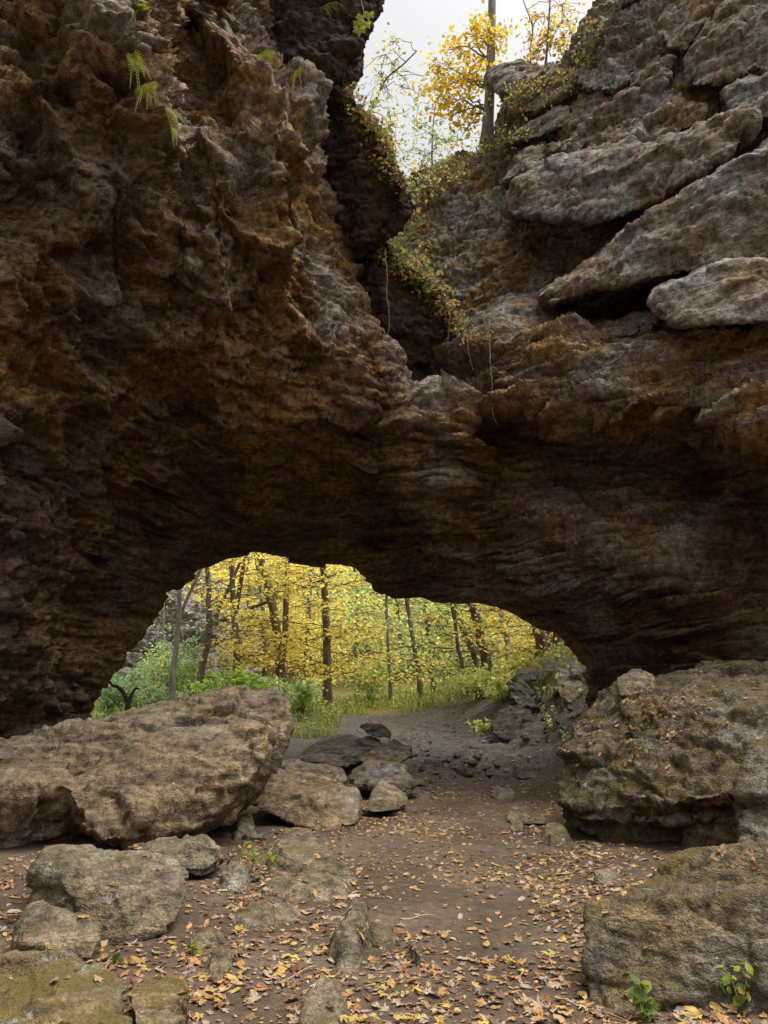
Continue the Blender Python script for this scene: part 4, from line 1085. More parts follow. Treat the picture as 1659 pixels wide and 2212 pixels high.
for i, (px, Y, pal, lab) in enumerate([(300, 44, YGR, 'far green tree above the rock outcrop on the left'), (430, 46, YEL, 'far yellow tree behind the dark forked tree'), (540, 42, YEL, 'far yellow tree behind the V-forked tree'), (620, 47, YEL, 'far yellow tree behind the twin-trunked tree'),
        (700, 43, YEL + YGR, 'far mixed yellow tree behind the straight tall tree'), (790, 48, YGR, 'far yellow-green tree in the gap at the middle of the arch'), (860, 42, GRN, 'far green tree behind the very thin pale tree'), (930, 46, GRN + YGR, 'far green and yellow tree behind the thin straight tree'),
        (1010, 41, YGR, 'far yellow-green tree behind the leaning slim tree'), (1090, 44, YEL, 'far yellow tree behind the pale leaning tree'), (1180, 40, YEL, 'far yellow tree behind the pair of thick trunks')]):
    tree(lab, [(px, 1500), (px + 6, 1400), (px - 4, 1290)], Y, 0.15, pal, 5200, z0=2.6, z1=9.5, reach=3.6, lsize=0.21, nbr=26, height=13, group='far trees beyond the arch', spread=0.9)

# far wooded hillside: reads as one mass
n = 60000
hx = rng.uniform(-42, 42, n)
hy = rng.uniform(50, 85, n)
hz = ground_base(np.stack([hx, hy], 1)) + rng.uniform(0, 1, n) ** 0.7 * 9.0
keep = perlin(np.stack([hx * 0.22, hy * 0.22, hz * 0.3], 1), 600) > -0.12
pal = np.array(YEL + YGR + GRN)
ci = np.clip(((perlin(np.stack([hx * 0.12, hy * 0.12, hz * 0.12], 1), 610) + 0.5) * len(pal)), 0, len(pal) - 1).astype(int)
ci = np.clip(ci + rng.integers(-3, 4, n), 0, len(pal) - 1)
tag(link('far_woodland', leaves_mesh('far_woodland', np.stack([hx, hy, hz], 1)[keep], 0.40, None, flat=0.4, colors=pal[ci][keep])), 'yellow and green autumn woodland on the far hillside', 'woodland', kind='stuff')

# rock outcrop across the ravine, left of the arch opening
out_base = np.array(at(380, 1540, 34))
outc = tag(empty('rock_outcrop', out_base), 'grey layered rock outcrop half covered in shrubs beyond the left of the arch', 'rock outcrop')
ocols = [[(100, 1560, 32), (110, 1440, 33), (120, 1330, 34.5), (130, 1230, 36), (130, 1225, 42)],
         [(250, 1555, 32), (255, 1450, 33), (260, 1340, 34), (270, 1240, 36), (270, 1235, 42)],
         [(360, 1550, 32), (362, 1450, 32.6), (365, 1350, 34), (372, 1255, 36), (372, 1250, 42)],
         [(460, 1545, 32.5), (462, 1450, 33), (465, 1370, 34), (470, 1275, 35.5), (475, 1270, 42)],
         [(520, 1540, 33), (522, 1450, 33.5), (524, 1400, 34.5), (520, 1340, 36), (520, 1335, 42)],
         [(565, 1540, 36), (565, 1480, 37), (560, 1440, 38), (555, 1400, 40), (555, 1395, 44)]]
M_OUT = rock_mat('outcrop rock', (0.20, 0.175, 0.15), (0.26, 0.21, 0.15), (0.34, 0.33, 0.32), 0.2, 0.7, bump=0.8, seed=51, moss=0.3, moss_col=(0.10, 0.12, 0.05))
loft_rock('rock_face', ocols, 170, 150, M_OUT, outc, out_base, lambda P: 2.2 * rock_disp(P * 0.7, 1.0, 1.2, 0.5, 620, (0, 0), 1.2))

def shrub(label, px, py, Y, w, h, pal, nl, lsize=0.12, name='shrub', group=None, stems=7, zoff=None):
    c = at(px, py, Y)
    z = gz(c[0], c[1]) if zoff is None else zoff
    base = np.array([c[0], Y, z])
    root = tag(empty(name, base), label, 'shrub', group)
    ps, cl = [], []
    for s in range(stems):
        a = rng.uniform(0, 2 * np.pi)
        r = w * 0.5 * rng.uniform(0.3, 1.0)
        tip = np.array([math.cos(a) * r, math.sin(a) * r, h * rng.uniform(0.55, 1.0)])
        q = np.array([tip * (t, t, t ** 0.7) + rng.normal(0, 0.03, 3) * (t > 0) for t in np.linspace(0, 1, 7)])
        ps.append((q, np.linspace(0.018, 0.005, 7)))
        cl.append(q[2:])
        for k_ in range(3):
            j = rng.integers(2, 6)
            q2 = np.array([q[j] + np.array([math.cos(a + k_), math.sin(a + k_), rng.uniform(-.1, .5)]) * r * 0.6 * t for t in np.linspace(0, 1, 4)])
            ps.append((q2, np.linspace(0.008, 0.004, 4)))
            cl.append(q2[1:])
    tag(tubes('stems', ps, M_BARK, root, None, 4), kind='stuff')
    cl = np.concatenate(cl)
    C = cl[rng.integers(0, len(cl), nl)] + rng.normal(0, 0.11 * max(0.5, w / 2), (nl, 3))
    C[:, 2] = np.abs(C[:, 2])
    tag(link('foliage', leaves_mesh('foliage', C, lsize, pal, flat=0.4), root), kind='stuff')
    return root
shrub('pale green shrub at the far left end of the opening', 225, 1530, 24, 2.4, 1.5, GRN, 1100)
shrub('pale green shrub behind the forked dark post', 300, 1540, 25, 2.2, 1.2, GRN, 900)
shrub('tall green shrub left of the slender pale tree', 335, 1520, 28.5, 2.6, 2.6, GRN + YGR, 1400)
shrub('wide green shrub in front of the far rock outcrop', 420, 1520, 29, 3.2, 2.9, GRN, 1900)
shrub('bright green bush just above the crest of the huge tan boulder', 480, 1520, 22, 2.0, 1.35, [(0.25, 0.40, 0.07), (0.33, 0.45, 0.08)], 1100)
shrub('bright green leafy spray beside the boulder tip', 555, 1520, 22.5, 1.9, 1.5, [(0.25, 0.40, 0.07), (0.40, 0.47, 0.08)], 1000)
shrub('yellow-green bush left of the straight tall tree', 650, 1560, 22, 1.8, 1.0, YGR + GRN, 1000)
shrub('grey-green shrub under the thin pale tree', 800, 1510, 31, 3.2, 1.8, YGR + GRN, 1400)
shrub('yellow bush on the bank below the leaning trunks', 1030, 1470, 22.5, 2.0, 0.9, YGR, 900)
shrub('yellow-green bush beside the black craggy rock', 1085, 1480, 20.5, 1.3, 0.7, YGR, 600)
shrub('small yellow-leaved shrub beside the dark block', 1040, 1580, 19.2, 1.0, 0.35, YGR, 260)

# weeds covering the verge either side of the path crest: ground cover
BL = np.array([[-0.05, 0, 0], [0.05, 0, 0], [0.035, 0.6, 0.05], [0, 1.0, 0.16], [-0.035, 0.6, 0.05]])
def weeds(name, n, xr, yr, maskf, hgt, pal, label):
    x = rng.uniform(*xr, n)
    y = rng.uniform(*yr, n)
    k = maskf(x, y)
    x, y = x[k], y[k]
    n = len(x)
    z = ground_h(np.stack([x, y], 1))
    a = rng.uniform(0, 2 * np.pi, n)
    lean = rng.uniform(0.05, 0.5, n)
    up = np.stack([np.cos(a) * lean, np.sin(a) * lean, np.ones(n)], 1)
    up /= np.linalg.norm(up, axis=1, keepdims=True)
    side = np.stack([-np.sin(a), np.cos(a), np.zeros(n)], 1)
    fw = np.cross(side, up)
    h = hgt * rng.uniform(0.4, 1.2, n)
    w = rng.uniform(0.5, 1.0, n) * 0.55
    V = np.stack([x, y, z - 0.02], 1)[:, None] + h[:, None, None] * (BL[None, :, 0, None] * w[:, None, None] * 2.2 * side[:, None] + BL[None, :, 1, None] * up[:, None] + BL[None, :, 2, None] * fw[:, None])
    V = V.reshape(-1, 3)
    c = np.repeat(np.asarray(pal)[rng.integers(0, len(pal), n)] * rng.uniform(0.7, 1.2, (n, 1)), 5, 0)
    # leaves on the stalks
    nl = n
    i = rng.integers(0, n, nl)
    C = np.stack([x[i], y[i], z[i]], 1) + up[i] * (h[i] * rng.uniform(0.3, 1.0, nl))[:, None] + rng.normal(0, 0.04, (nl, 3))
    s, t, nx = rand_rot(nl, 0.3)
    sz = 0.12 * rng.uniform(0.5, 1.2, nl)
    sh = LEAF6[[0, 1, 2, 3, 4]]
    V2 = C[:, None] + sz[:, None, None] * (sh[None, :, 0, None] * s[:, None] + sh[None, :, 1, None] * t[:, None])
    c2 = np.repeat(np.asarray(pal)[rng.integers(0, len(pal), nl)] * rng.uniform(0.8, 1.2, (nl, 1)), 5, 0)
    VV = np.concatenate([V, V2.reshape(-1, 3)])
    m = mesh_np(name, VV, np.arange(len(VV)).reshape(-1, 5), M_LEAF, False, np.concatenate([c, c2]))
    return tag(link(name, m), label, 'undergrowth', kind='stuff')
WP = [(0.42, 0.40, 0.06), (0.55, 0.47, 0.07), (0.32, 0.36, 0.07), (0.38, 0.26, 0.09), (0.48, 0.42, 0.14)]
def on_path(x, y):
    cx_ = np.interp(y, [14, 17, 20, 23, 26, 30], [2.0, 2.2, 1.2, 0.2, -0.2, 0.2])
    hw = np.interp(y, [14, 17, 20, 23, 25, 26.5], [3.0, 2.0, 2.0, 1.6, 1.0, 0.0])
    return np.abs(x - cx_) < hw + 0.3 * perlin(np.stack([x, y, 0 * x], 1) * 0.9, 640)
weeds('undergrowth', 8000, (-4.5, 9), (22.5, 36), lambda x, y: (~on_path(x, y)) & (perlin(np.stack([x, y, 0 * x], 1) * 0.7, 645) > -0.15), 0.42, WP + YGR + GRN, 'yellow-green weeds covering the verge beyond the path crest')
weeds('undergrowth', 3200, (1.5, 7.5), (18.5, 23), lambda x, y: (~on_path(x, y)) & (x > 2.9) & (perlin(np.stack([x, y, 0 * x], 1) * 0.8, 650) > -0.2), 0.3, WP + GRN, 'leafy low weeds on the bank right of the climbing path')
weeds('undergrowth', 1500, (2.3, 6.2), (14.8, 19.5), lambda x, y: (x > 2.9 + 0.12 * (19 - y)) & (perlin(np.stack([x, y, 0 * x], 1) * 1.3, 655) > 0.05), 0.2, WP + GRN + [(0.25, 0.17, 0.09)], 'sparse dry weeds on the slope under the right foot of the arch')
weeds('undergrowth', 1400, (-4.5, -1.2), (19, 23), lambda x, y: ~on_path(x, y), 0.3, WP + GRN, 'low weeds on the hump left of the path crest')
weeds('undergrowth', 5000, (-14, -3), (22, 31), lambda x, y: x < 0, 0.45, GRN + WP, 'green weeds filling the ground left beyond the arch')

# ---------------------------------------------------------------- sky gap: trees on the cliff top
def cliff_tree(label, pts, Y, r0, crown_pts, pal, nleaf, lsize, mat, spread=0.4, limbs_from=0.4):
    P = np.array([at(px, py, Y) for px, py in pts])
    base = P[0]
    T = crom(P, 24)
    hh = np.linspace(0, 1, 24)
    root = tag(empty('tree', base), label, 'tree', 'trees on the cliff top')
    tubes('trunk', [(T, r0 * (1 - 0.45 * hh) + r0 * 0.55 * np.exp(-hh * 18))], mat, root, base, 10)
    limbs, cl = [], []
    for (px, py, dy) in crown_pts:
        e = at(px, py, Y + dy)
        i = int(np.clip(np.argmin(np.abs(T[:, 2] - (e[2] - 0.3 * np.linalg.norm(e[:2] - T[12, :2])))), 3, 23))
        s = T[i]
        q = np.array([s + (e - s) * t + np.array([0, 0, 0.25 * math.sin(t * 3.14)]) + rng.normal(0, 0.05, 3) * (0 < t < 1) for t in np.linspace(0, 1, 8)])
        limbs.append((q, np.linspace(max(0.012, r0 * 0.22), 0.006, 8)))
        cl.append(q[5:])
        for k_ in range(4):
            e2 = e + rng.normal(0, spread, 3) * (1, 1, 0.7)
            q2 = np.array([q[5] + (e2 - q[5]) * t + rng.normal(0, 0.03, 3) * (t > 0) for t in np.linspace(0, 1, 5)])
            limbs.append((q2, np.linspace(0.010, 0.004, 5)))
            cl.append(q2[1:])
    tag(tubes('limbs', limbs, mat, root, base, 5), kind='stuff')
    cl = np.concatenate(cl)
    C = cl[rng.integers(0, len(cl), nleaf)] + rng.normal(0, spread * 0.42, (nleaf, 3))
    tag(link('crown', leaves_mesh('crown', C - base, lsize, pal, flat=0.35), root), kind='stuff')
    return root
cliff_tree('tall grey trunk with a bright golden crown on the cliff edge in the notch', [(1052, 312), (1054, 270), (1058, 200), (1061, 100), (1063, 0), (1066, -200)], 20.0, 0.165,
           [(985, 120, .5), (1010, 80, 0), (1045, 75, -.3), (960, 110, .3), (1000, 160, -.4), (960, 180, .2), (930, 190, .5), (1020, 200, .3), (985, 220, -.3), (950, 225, .2), (1010, 250, .3), (1030, 150, .6), (975, 260, 0), (1080, 95, .2), (1000, 290, .4), (940, 150, 0)],
           [(0.80, 0.56, 0.04), (0.78, 0.50, 0.04), (0.84, 0.62, 0.07), (0.60, 0.50, 0.07)], 1500, 0.15, M_BARKP, 0.42)
cliff_tree('small orange-leaved sapling above the jutting nose of rock', [(1178, 150), (1182, 100), (1186, 40), (1190, -40)], 18.6, 0.035,
           [(1200, 60, 0), (1220, 30, .2), (1180, 90, .2), (1230, 80, 0), (1250, 60, .2), (1160, 110, 0), (1210, 100, -.2)], ORG + YEL, 420, 0.13, M_BARK, 0.3)
cliff_tree('bare twiggy sapling with few orange leaves right of the golden tree', [(1150, 160), (1145, 110), (1150, 60), (1130, 0)], 19.0, 0.025,
           [(1150, 60, 0), (1140, 90, .2), (1170, 40, 0), (1160, 120, 0), (1240, 15, .3)], ORG, 160, 0.12, M_BARK, 0.3)
cliff_tree('slim sapling with sparse green leaves low in the notch', [(935, 375), (933, 330), (936, 270), (940, 230)], 21.5, 0.03,
           [(930, 300, 0), (945, 330, 0), (900, 280, .2), (870, 330, .2), (960, 310, 0), (890, 240, .3), (915, 350, 0), (980, 310, 0)], GRN + YGR, 330, 0.12, M_BARK, 0.4)
cliff_tree('thin green-leaved sapling against the sky beside the left block', [(790, 262), (810, 220), (835, 170), (870, 140), (900, 110)], 17.0, 0.03,
           [(835, 100, 0), (850, 150, .2), (870, 165, 0), (815, 130, 0), (830, 210, .3), (860, 260, .2), (880, 200, .3), (850, 300, 0), (820, 180, 0), (800, 240, 0)], GRN + YEL, 360, 0.10, M_BARK, 0.28)

# undergrowth clinging to the ledges: leaf clumps rooted where the photo shows them
def ledge_cover(name, spots, label, pal, per=60, lsize=0.10, size=0.28, drop=0.0):
    C, pth = [], []
    for (px, py) in spots:
        h = cast(px, py)
        if h is None or h[3] > 40:
            continue
        p = np.array(h[0])
        C.append(p + np.array([0, -0.05, 0.04 - drop]) + rng.normal(0, size, (per, 3)) * (1, 0.55, 0.75))
        for k_ in range(7):
            e = p + rng.normal(0, size * 1.1, 3) * (1, 0.6, 0.8) + (0, -0.1, 0.1 - drop * 2)
            pth.append((np.array([p, (p + e) / 2 + (0, 0, .05), e]), [0.008, 0.006, 0.003]))
    V1, F1 = tube_arrays(pth, 4)
    o = link(name, leaves_mesh(name, np.concatenate(C), lsize, pal, flat=0.3))
    t = link('twigs', mesh_np('twigs', V1, F1, M_VINE, True), o)
    return tag(o, label, 'undergrowth', kind='stuff')
def along(pts, step, jit):
    out = []
    for (a, b), (c, d) in zip(pts[:-1], pts[1:]):
        k_ = max(1, int(math.hypot(c - a, d - b) / step))
        for i in range(k_):
            t = i / k_
            out.append((a + (c - a) * t + rng.normal(0, jit), b + (d - b) * t + rng.normal(0, jit)))
    return out
LP = [(0.30, 0.32, 0.07), (0.42, 0.38, 0.08), (0.22, 0.27, 0.07), (0.48, 0.30, 0.08), (0.40, 0.22, 0.08)]
ledge_cover('ledge_undergrowth', along([(755, 200), (780, 250), (815, 300), (845, 350), (862, 400)], 14, 4), 'small green plants along the edge of the dark overhanging block', LP, 40, 0.09, 0.16)
ledge_cover('ledge_undergrowth', along([(885, 415), (930, 385), (985, 350), (1040, 325), (1100, 315), (1140, 320)], 16, 9) + along([(900, 430), (960, 400), (1020, 370)], 18, 8), 'autumn brush on the cliff slope below the golden tree', LP + YGR, 60, 0.10, 0.24)
ledge_cover('ledge_undergrowth', along([(822, 545), (850, 560), (885, 585), (930, 625), (955, 660)], 11, 5) + along([(890, 470), (880, 510), (870, 545), (905, 575), (940, 600)], 12, 9) + along([(905, 440), (910, 500), (930, 560)], 14, 9), 'leafy plants hanging over the low lip of the notch', LP + [(0.2, 0.28, 0.08), (0.3, 0.34, 0.09)], 36, 0.10, 0.2, 0.05)
ledge_cover('ledge_undergrowth', along([(955, 655), (975, 690), (1000, 715), (1030, 725), (1055, 735)], 10, 6), 'dry pinkish trailing plants at the corner of the ledge', LP + [(0.5, 0.28, 0.2), (0.55, 0.35, 0.25)], 46, 0.08, 0.14, 0.05)
ledge_cover('ledge_undergrowth', along([(1100, 230), (1140, 200), (1190, 190), (1240, 170), (1270, 120), (1300, 60)], 15, 9), 'dry brush and grass on the ledge under the jutting nose of rock', LP, 55, 0.09, 0.22)

# ferns on the left mass
def fern(label, px, py, nfr, L, az0, spread, pal, droop=0.6):
    h = cast(px, py)
    p = np.array(h[0])
    nrm = np.array(h[1])
    if nrm[1] > 0:
        nrm = -nrm
    root = tag(empty('fern', p), label, 'fern', 'ferns growing from the rock')
    for k_ in range(nfr):
        a = az0 + rng.uniform(-spread, spread)
        Lf = L * rng.uniform(0.7, 1.15)
        outd = nrm * 0.55 + np.array([math.cos(a) * 0.8, -0.1, math.sin(a) * 0.8])
        outd /= np.linalg.norm(outd)
        ts = np.linspace(0, 1, 14)
        sp = np.array([outd * Lf * t + np.array([0, 0, -droop * Lf * t * t]) for t in ts])
        V1, F1 = tube_arrays([(sp, np.linspace(0.006, 0.002, 14))], 4)
        T = np.gradient(sp, axis=0)
        T /= np.linalg.norm(T, axis=1, keepdims=True)
        sd = np.cross(T, nrm + np.array([0, 0, 0.4]))
        sd /= np.linalg.norm(sd, axis=1, keepdims=True)
        VV, FF = [V1], [F1]
        o_ = len(V1)
        for i in range(1, 14):
            wl_ = Lf * 0.24 * math.sin(min(1, 0.25 + ts[i]) * 3.0) * (1 - ts[i] * 0.6) + 0.01
            for sg in (-1, 1):
                tip = sp[i] + sg * sd[i] * wl_ + T[i] * wl_ * 0.35 + np.array([0, 0, -0.12 * wl_])
                b0, b1 = sp[i] - T[i] * Lf * 0.022, sp[i] + T[i] * Lf * 0.022
                VV.append(np.array([b0, (b0 + tip) / 2 - T[i] * wl_ * 0.05, tip, (b1 + tip) / 2 + T[i] * wl_ * 0.1]))
                FF.append(np.array([[o_, o_ + 1, o_ + 2, o_ + 3]]))
                o_ += 4
        VV = np.concatenate(VV)
        c = np.array(pal[rng.integers(0, len(pal))]) * rng.uniform(0.8, 1.2)
        link('frond', mesh_np('frond', VV, np.concatenate(FF), M_LEAF, False, np.tile(c, (len(VV), 1))), root)
    return root
FP = [(0.42, 0.42, 0.05), (0.50, 0.46, 0.05), (0.34, 0.40, 0.06)]
fern('yellow-green fern at the top left edge of the arch', 290, 20, 8, 0.33, -0.6, 1.0, FP)
fern('fern on the left rock lobe, highest of its hanging row', 285, 115, 7, 0.39, -1.0, 0.7, FP)
fern('long yellow fern trailing down the middle of the left lobe', 315, 180, 9, 0.53, -0.9, 0.5, FP)
fern('small yellow fern below the trailing fern on the left lobe', 365, 235, 8, 0.39, -1.0, 0.6, FP)
fern('tiny fern at the lower end of the left lobe row', 375, 275, 6, 0.24, -1.2, 0.6, FP)
fern('fern hanging at the top edge above the dark recess', 485, 15, 7, 0.48, -1.0, 0.6, FP)
fern('tiny fern on the rim beside the dark recess', 355, 145, 6, 0.21, -0.2, 0.6, FP)
fern('large green fern spreading from the middle of the left rock', 560, 115, 10, 0.73, -0.7, 0.6, FP)
fern('drooping fern beside the large spreading fern', 595, 150, 7, 0.77, -1.2, 0.4, FP, 0.9)
fern('small fern at the top edge near the sky', 700, 12, 7, 0.48, -0.8, 0.6, FP)
fern('fading yellow fern near the lower edge of the upper block', 640, 150, 7, 0.48, -0.8, 0.6, [(0.5, 0.4, 0.08), (0.45, 0.36, 0.08)])
fern('small fern on the ground below the pitted boulder', 250, 2085, 7, 0.11, 1.3, 0.9, [(0.16, 0.26, 0.06), (0.2, 0.3, 0.08)], 0.4)

# big lobed leaves hanging at the top of the left block
hg = np.array(at(785, 15, 12.4))
root = tag(empty('hanging_sprig', hg), 'sprig of large yellow-green leaves hanging against the sky', 'sprig')
q = np.array([at(770, -60, 12.5), at(780, 0, 12.4), at(786, 30, 12.35), at(784, 62, 12.3)])
tubes('stem', [(crom(q, 10), np.linspace(0.012, 0.005, 10))], M_VINE, root, hg, 5)
MAPLE = []
lobes = [(90, 1.0), (42, 0.86), (138, 0.86), (-8, 0.62), (188, 0.62)]
order = [(-75, .18), (-40, .42), (-8, .62), (14, .46), (28, .62), (42, .88), (56, .66), (68, .52), (79, .72), (90, 1.0), (101, .72), (112, .52), (124, .66), (138, .88), (152, .62), (166, .46), (188, .62), (220, .42), (255, .18)]
for a, r in order:
    MAPLE.append((math.cos(R(a)) * r, math.sin(R(a)) * r))
MAPLE = np.array(MAPLE)
def maple_verts(curl, fold, twist, rag=0.0):
    """outline + centre, curled; unit: 1 = centre to tip"""
    P2 = np.concatenate([[[0, 0.05]], MAPLE * rng.uniform(1 - rag, 1 + rag, (len(MAPLE), 1)) * (rng.uniform(1 - rag, 1), 1)])
    r = np.hypot(P2[:, 0], P2[:, 1])
    z = curl * r ** 2 + fold * np.abs(P2[:, 0]) + twist * P2[:, 0] * P2[:, 1] + 0.10 * np.sin(P2[:, 0] * 7 + P2[:, 1] * 5) * r
    return np.column_stack([P2, z])
k = len(MAPLE)
MF = np.array([[0, i + 1, (i + 1) % k + 1] for i in range(k)])
for i, (px, py, s) in enumerate([(776, 62, .2), (790, 50, .2), (797, 30, .17), (780, 36, .15), (770, 48, .13)]):
    v = maple_verts(0.2, 0.2, 0.1) * s
    e = np.array(Matrix.Rotation(rng.uniform(-.4, .4) + math.pi, 3, 'Y') @ Matrix.Rotation(R(80), 3, 'X'))
    v = v @ e.T + at(px, py, 12.2 + 0.05 * i) - hg
    link('leaf', mesh_np('leaf', v, MF, M_LEAF, False, np.tile([(0.40, 0.45, 0.06), (0.5, 0.5, 0.08)][i % 2], (len(v), 1))), root)

# hanging roots and vines
def vine(label, pts, Y, r=0.010):
    P = np.array([at(px, py, Y) for px, py in pts])
    T = crom(P, 40)
    T += rng.normal(0, 0.006, T.shape)
    b = T[0].copy()
    V, Fc = tube_arrays([(T - b, np.linspace(r, r * 0.4, 40))], 5)
    o = link('vine', mesh_np('vine', V, Fc, M_VINE, True))
    o.location = Vector(b.tolist())
    return tag(o, label, 'vine', 'vines hanging in the notch')
vine('long pale vine hanging straight down before the dark recessed wall', [(832, 540), (836, 590), (836, 640), (841, 700), (834, 745), (832, 770)], 13.6)
vine('longest pale vine hanging from the ledge corner across the lit band', [(1056, 690), (1058, 760), (1062, 820), (1064, 880), (1066, 905), (1074, 915)], 13.2, 0.012)
vine('short thin vine under the ledge corner, leftmost of the three there', [(968, 650), (971, 690), (968, 730), (966, 752)], 14.1, 0.008)
vine('wavy thin vine between the leftmost and the longest vine', [(1002, 690), (1008, 730), (1014, 770), (1022, 800)], 13.6, 0.008)

# forked dark post behind the huge boulder
fb = at(276, 1553, 13.2)
fb[2] = gz(fb[0], fb[1])
root = tag(empty('forked_trunk', fb), 'black Y-forked dead trunk standing behind the huge tan boulder', 'dead trunk')
Yf = 13.2
tubes('trunk', [(np.array([fb, at(276, 1540, Yf), at(277, 1512, Yf)]), [0.055, 0.05, 0.045])], M_CHAR, root, fb, 8)
tubes('limb', [(crom(np.array([at(277, 1516, Yf), at(267, 1497, Yf), at(254, 1484, Yf), at(243, 1481, Yf), at(237, 1472, Yf)]), 14), np.linspace(0.042, 0.018, 14))], M_CHAR, root, fb, 8)
tubes('limb', [(crom(np.array([at(277, 1516, Yf), at(286, 1498, Yf), at(293, 1488, Yf), at(301, 1488, Yf)]), 12), np.linspace(0.036, 0.014, 12))], M_CHAR, root, fb, 8)

# small green sapling by the outcrop
def seedling(label, px, py, hgt, nl, pal, ls=0.07):
    h = cast(px, py)
    p = np.array(h[0])
    root = tag(empty('seedling', p - (0, 0, 0.01)), label, 'seedling')
    ps, C = [], []
    for s in range(3):
        e = np.array([rng.normal(0, 0.25), rng.normal(0, 0.2), 1.0]) * hgt * rng.uniform(0.6, 1)
        q = np.array([e * t for t in np.linspace(0, 1, 5)])
        ps.append((q, np.linspace(0.005, 0.002, 5)))
        C.append(q[1:][rng.integers(0, 4, nl // 3)] + rng.normal(0, hgt * 0.13, (nl // 3, 3)))
    tubes('stem', ps, M_VINE, root, None, 4)
    C = np.concatenate(C)
    C[:, 2] = np.maximum(C[:, 2], 0.02)
    tag(link('foliage', leaves_mesh('foliage', C, ls, pal, flat=0.4), root), kind='stuff')
G2 = [(0.28, 0.38, 0.06), (0.40, 0.44, 0.07), (0.18, 0.28, 0.07)]
seedling('light green seedling beside the grey outcrop left of the path', 585, 1890, 0.32, 26, G2)
seedling('orange-green seedling left of the light green seedling', 545, 1885, 0.26, 18, ORG + G2)
seedling('bright green plant at the foot of the square mossy boulder', 1395, 2205, 0.2, 24, G2, 0.08)
seedling('green sprouts in the bottom right corner on the mossy boulder', 1600, 2170, 0.22, 30, G2, 0.06)
seedling('little green weed by the smooth dark stone', 420, 2060, 0.10, 12, G2, 0.05)
seedling('yellow-green sprig on the right bank above the mossy boulder', 1185, 1580, 0.35, 40, YGR)
seedling('yellow-leaved sprout at the left shoulder of the big mossy boulder', 1222, 1600, 0.25, 24, YGR)

# ---------------------------------------------------------------- fallen leaves
DRY = np.array([(0.44, 0.23, 0.09), (0.33, 0.16, 0.07), (0.46, 0.31, 0.16), (0.50, 0.32, 0.09), (0.22, 0.12, 0.07), (0.44, 0.34, 0.24), (0.20, 0.13, 0.09), (0.58, 0.41, 0.11), (0.36, 0.29, 0.26)])
NAMES = ['orange', 'rust', 'tan', 'amber', 'dark brown', 'pale buff', 'brown', 'yellow', 'greyish']
protos = []
for ci in range(len(DRY)):
    for k_ in range(4):
        v = maple_verts(rng.uniform(-0.3, 0.38), rng.uniform(-0.25, 0.35), rng.uniform(-0.4, 0.4), 0.32)
        if k_ == 3:                                   # a narrow oval leaf among the maples
            aa = np.linspace(0, 2 * np.pi, len(v) - 1, endpoint=False)
            v[1:, 0] = 0.42 * np.sin(aa) * (1 + 0.06 * rng.normal(0, 1, len(aa)))
            v[1:, 1] = 0.9 * np.cos(aa)
        v[:, 2] -= v[:, 2].min()
        c = DRY[ci] * rng.uniform(0.85, 1.15)
        cc = np.tile(c, (len(v), 1))
        cc[1:] *= rng.uniform(0.75, 1.1, (len(v) - 1, 1))
        protos.append((mesh_np('fallen_leaf', v, MF, M_DRY, False, np.clip(cc, 0, 1)), v, cc, ci))
def drop(x, y, bvhs):
    best = None
    for b in bvhs:
        h = b.ray_cast(Vector((x, y, 3.2)), Vector((0, 0, -1)))
        if h[0] is not None and (best is None or h[0].z > best[0].z):
            best = h
    return best
N = 9800
lx = rng.uniform(-3.6, 3.8, N * 3)
ly = 3.7 + 10.5 * rng.uniform(0, 1, N * 3) ** 1.25
P = np.stack([lx, ly, 0 * lx], 1)
dens = 0.50 + 0.9 * fbm(P * 0.75, 3, 700)
bare = sstep(0.95, 0.25, np.abs(lx - np.interp(ly, [4, 6, 8, 10, 13], [0.75, 0.7, 0.7, 0.9, 1.6])) / np.interp(ly, [4, 7, 10, 14], [0.35, 0.9, 1.2, 1.4]))
dens = dens - 0.33 * bare * sstep(5.0, 6.2, ly) + 0.35 * sstep(6.5, 4.5, ly)
edge = np.exp(-((lx - np.interp(ly, [4, 6, 8, 10], [1.15, 1.35, 1.9, 2.6])) / 0.35) ** 2)
dens = dens + 0.7 * edge * sstep(11, 8, ly)
kk = rng.random(N * 3) < np.clip(dens, 0.12, 1) * 0.95
lx, ly = lx[kk], ly[kk]
rockbv = BVHS
order_ = np.argsort(ly)
placed = []
for i in order_:
    h = drop(float(lx[i]), float(ly[i]), [GB] + BVHS[5 + 17:])
    hg_ = GB.ray_cast(Vector((float(lx[i]), float(ly[i]), 3.2)), Vector((0, 0, -1)))
    if h is None or h[0].z > 0.45 or h[1].z < 0.6 or (h[0].z > hg_[0].z + 0.015 and rng.random() < 0.9):
        continue
    placed.append((h[0], h[1]))
for (px, py) in [(rng.normal(1420, 90), rng.normal(1545, 42)) for _ in range(300)] + [(rng.normal(1330, 70), rng.normal(1620, 50)) for _ in range(110)] + [(rng.uniform(560, 700), rng.uniform(1600, 1800)) for _ in range(6)] + [(rng.uniform(150, 560), rng.uniform(1600, 1720)) for _ in range(10)] + [(rng.uniform(1300, 1640), rng.uniform(1800, 1880)) for _ in range(20)]:
    h = cast(px, py)
    if h is not None and h[3] < 14:
        placed.append((h[0], h[1] if h[1].z > 0 else -h[1]))
def frame(nrm):
    z = Vector(nrm).normalized()
    z = (z + Vector((rng.normal(0, .2), rng.normal(0, .2), 0))).normalized()
    a = rng.uniform(0, 6.283)
    x = Vector((math.cos(a), math.sin(a), 0))
    x = (x - z * x.dot(z)).normalized()
    y = z.cross(x)
    return Matrix((x, y, z)).transposed()
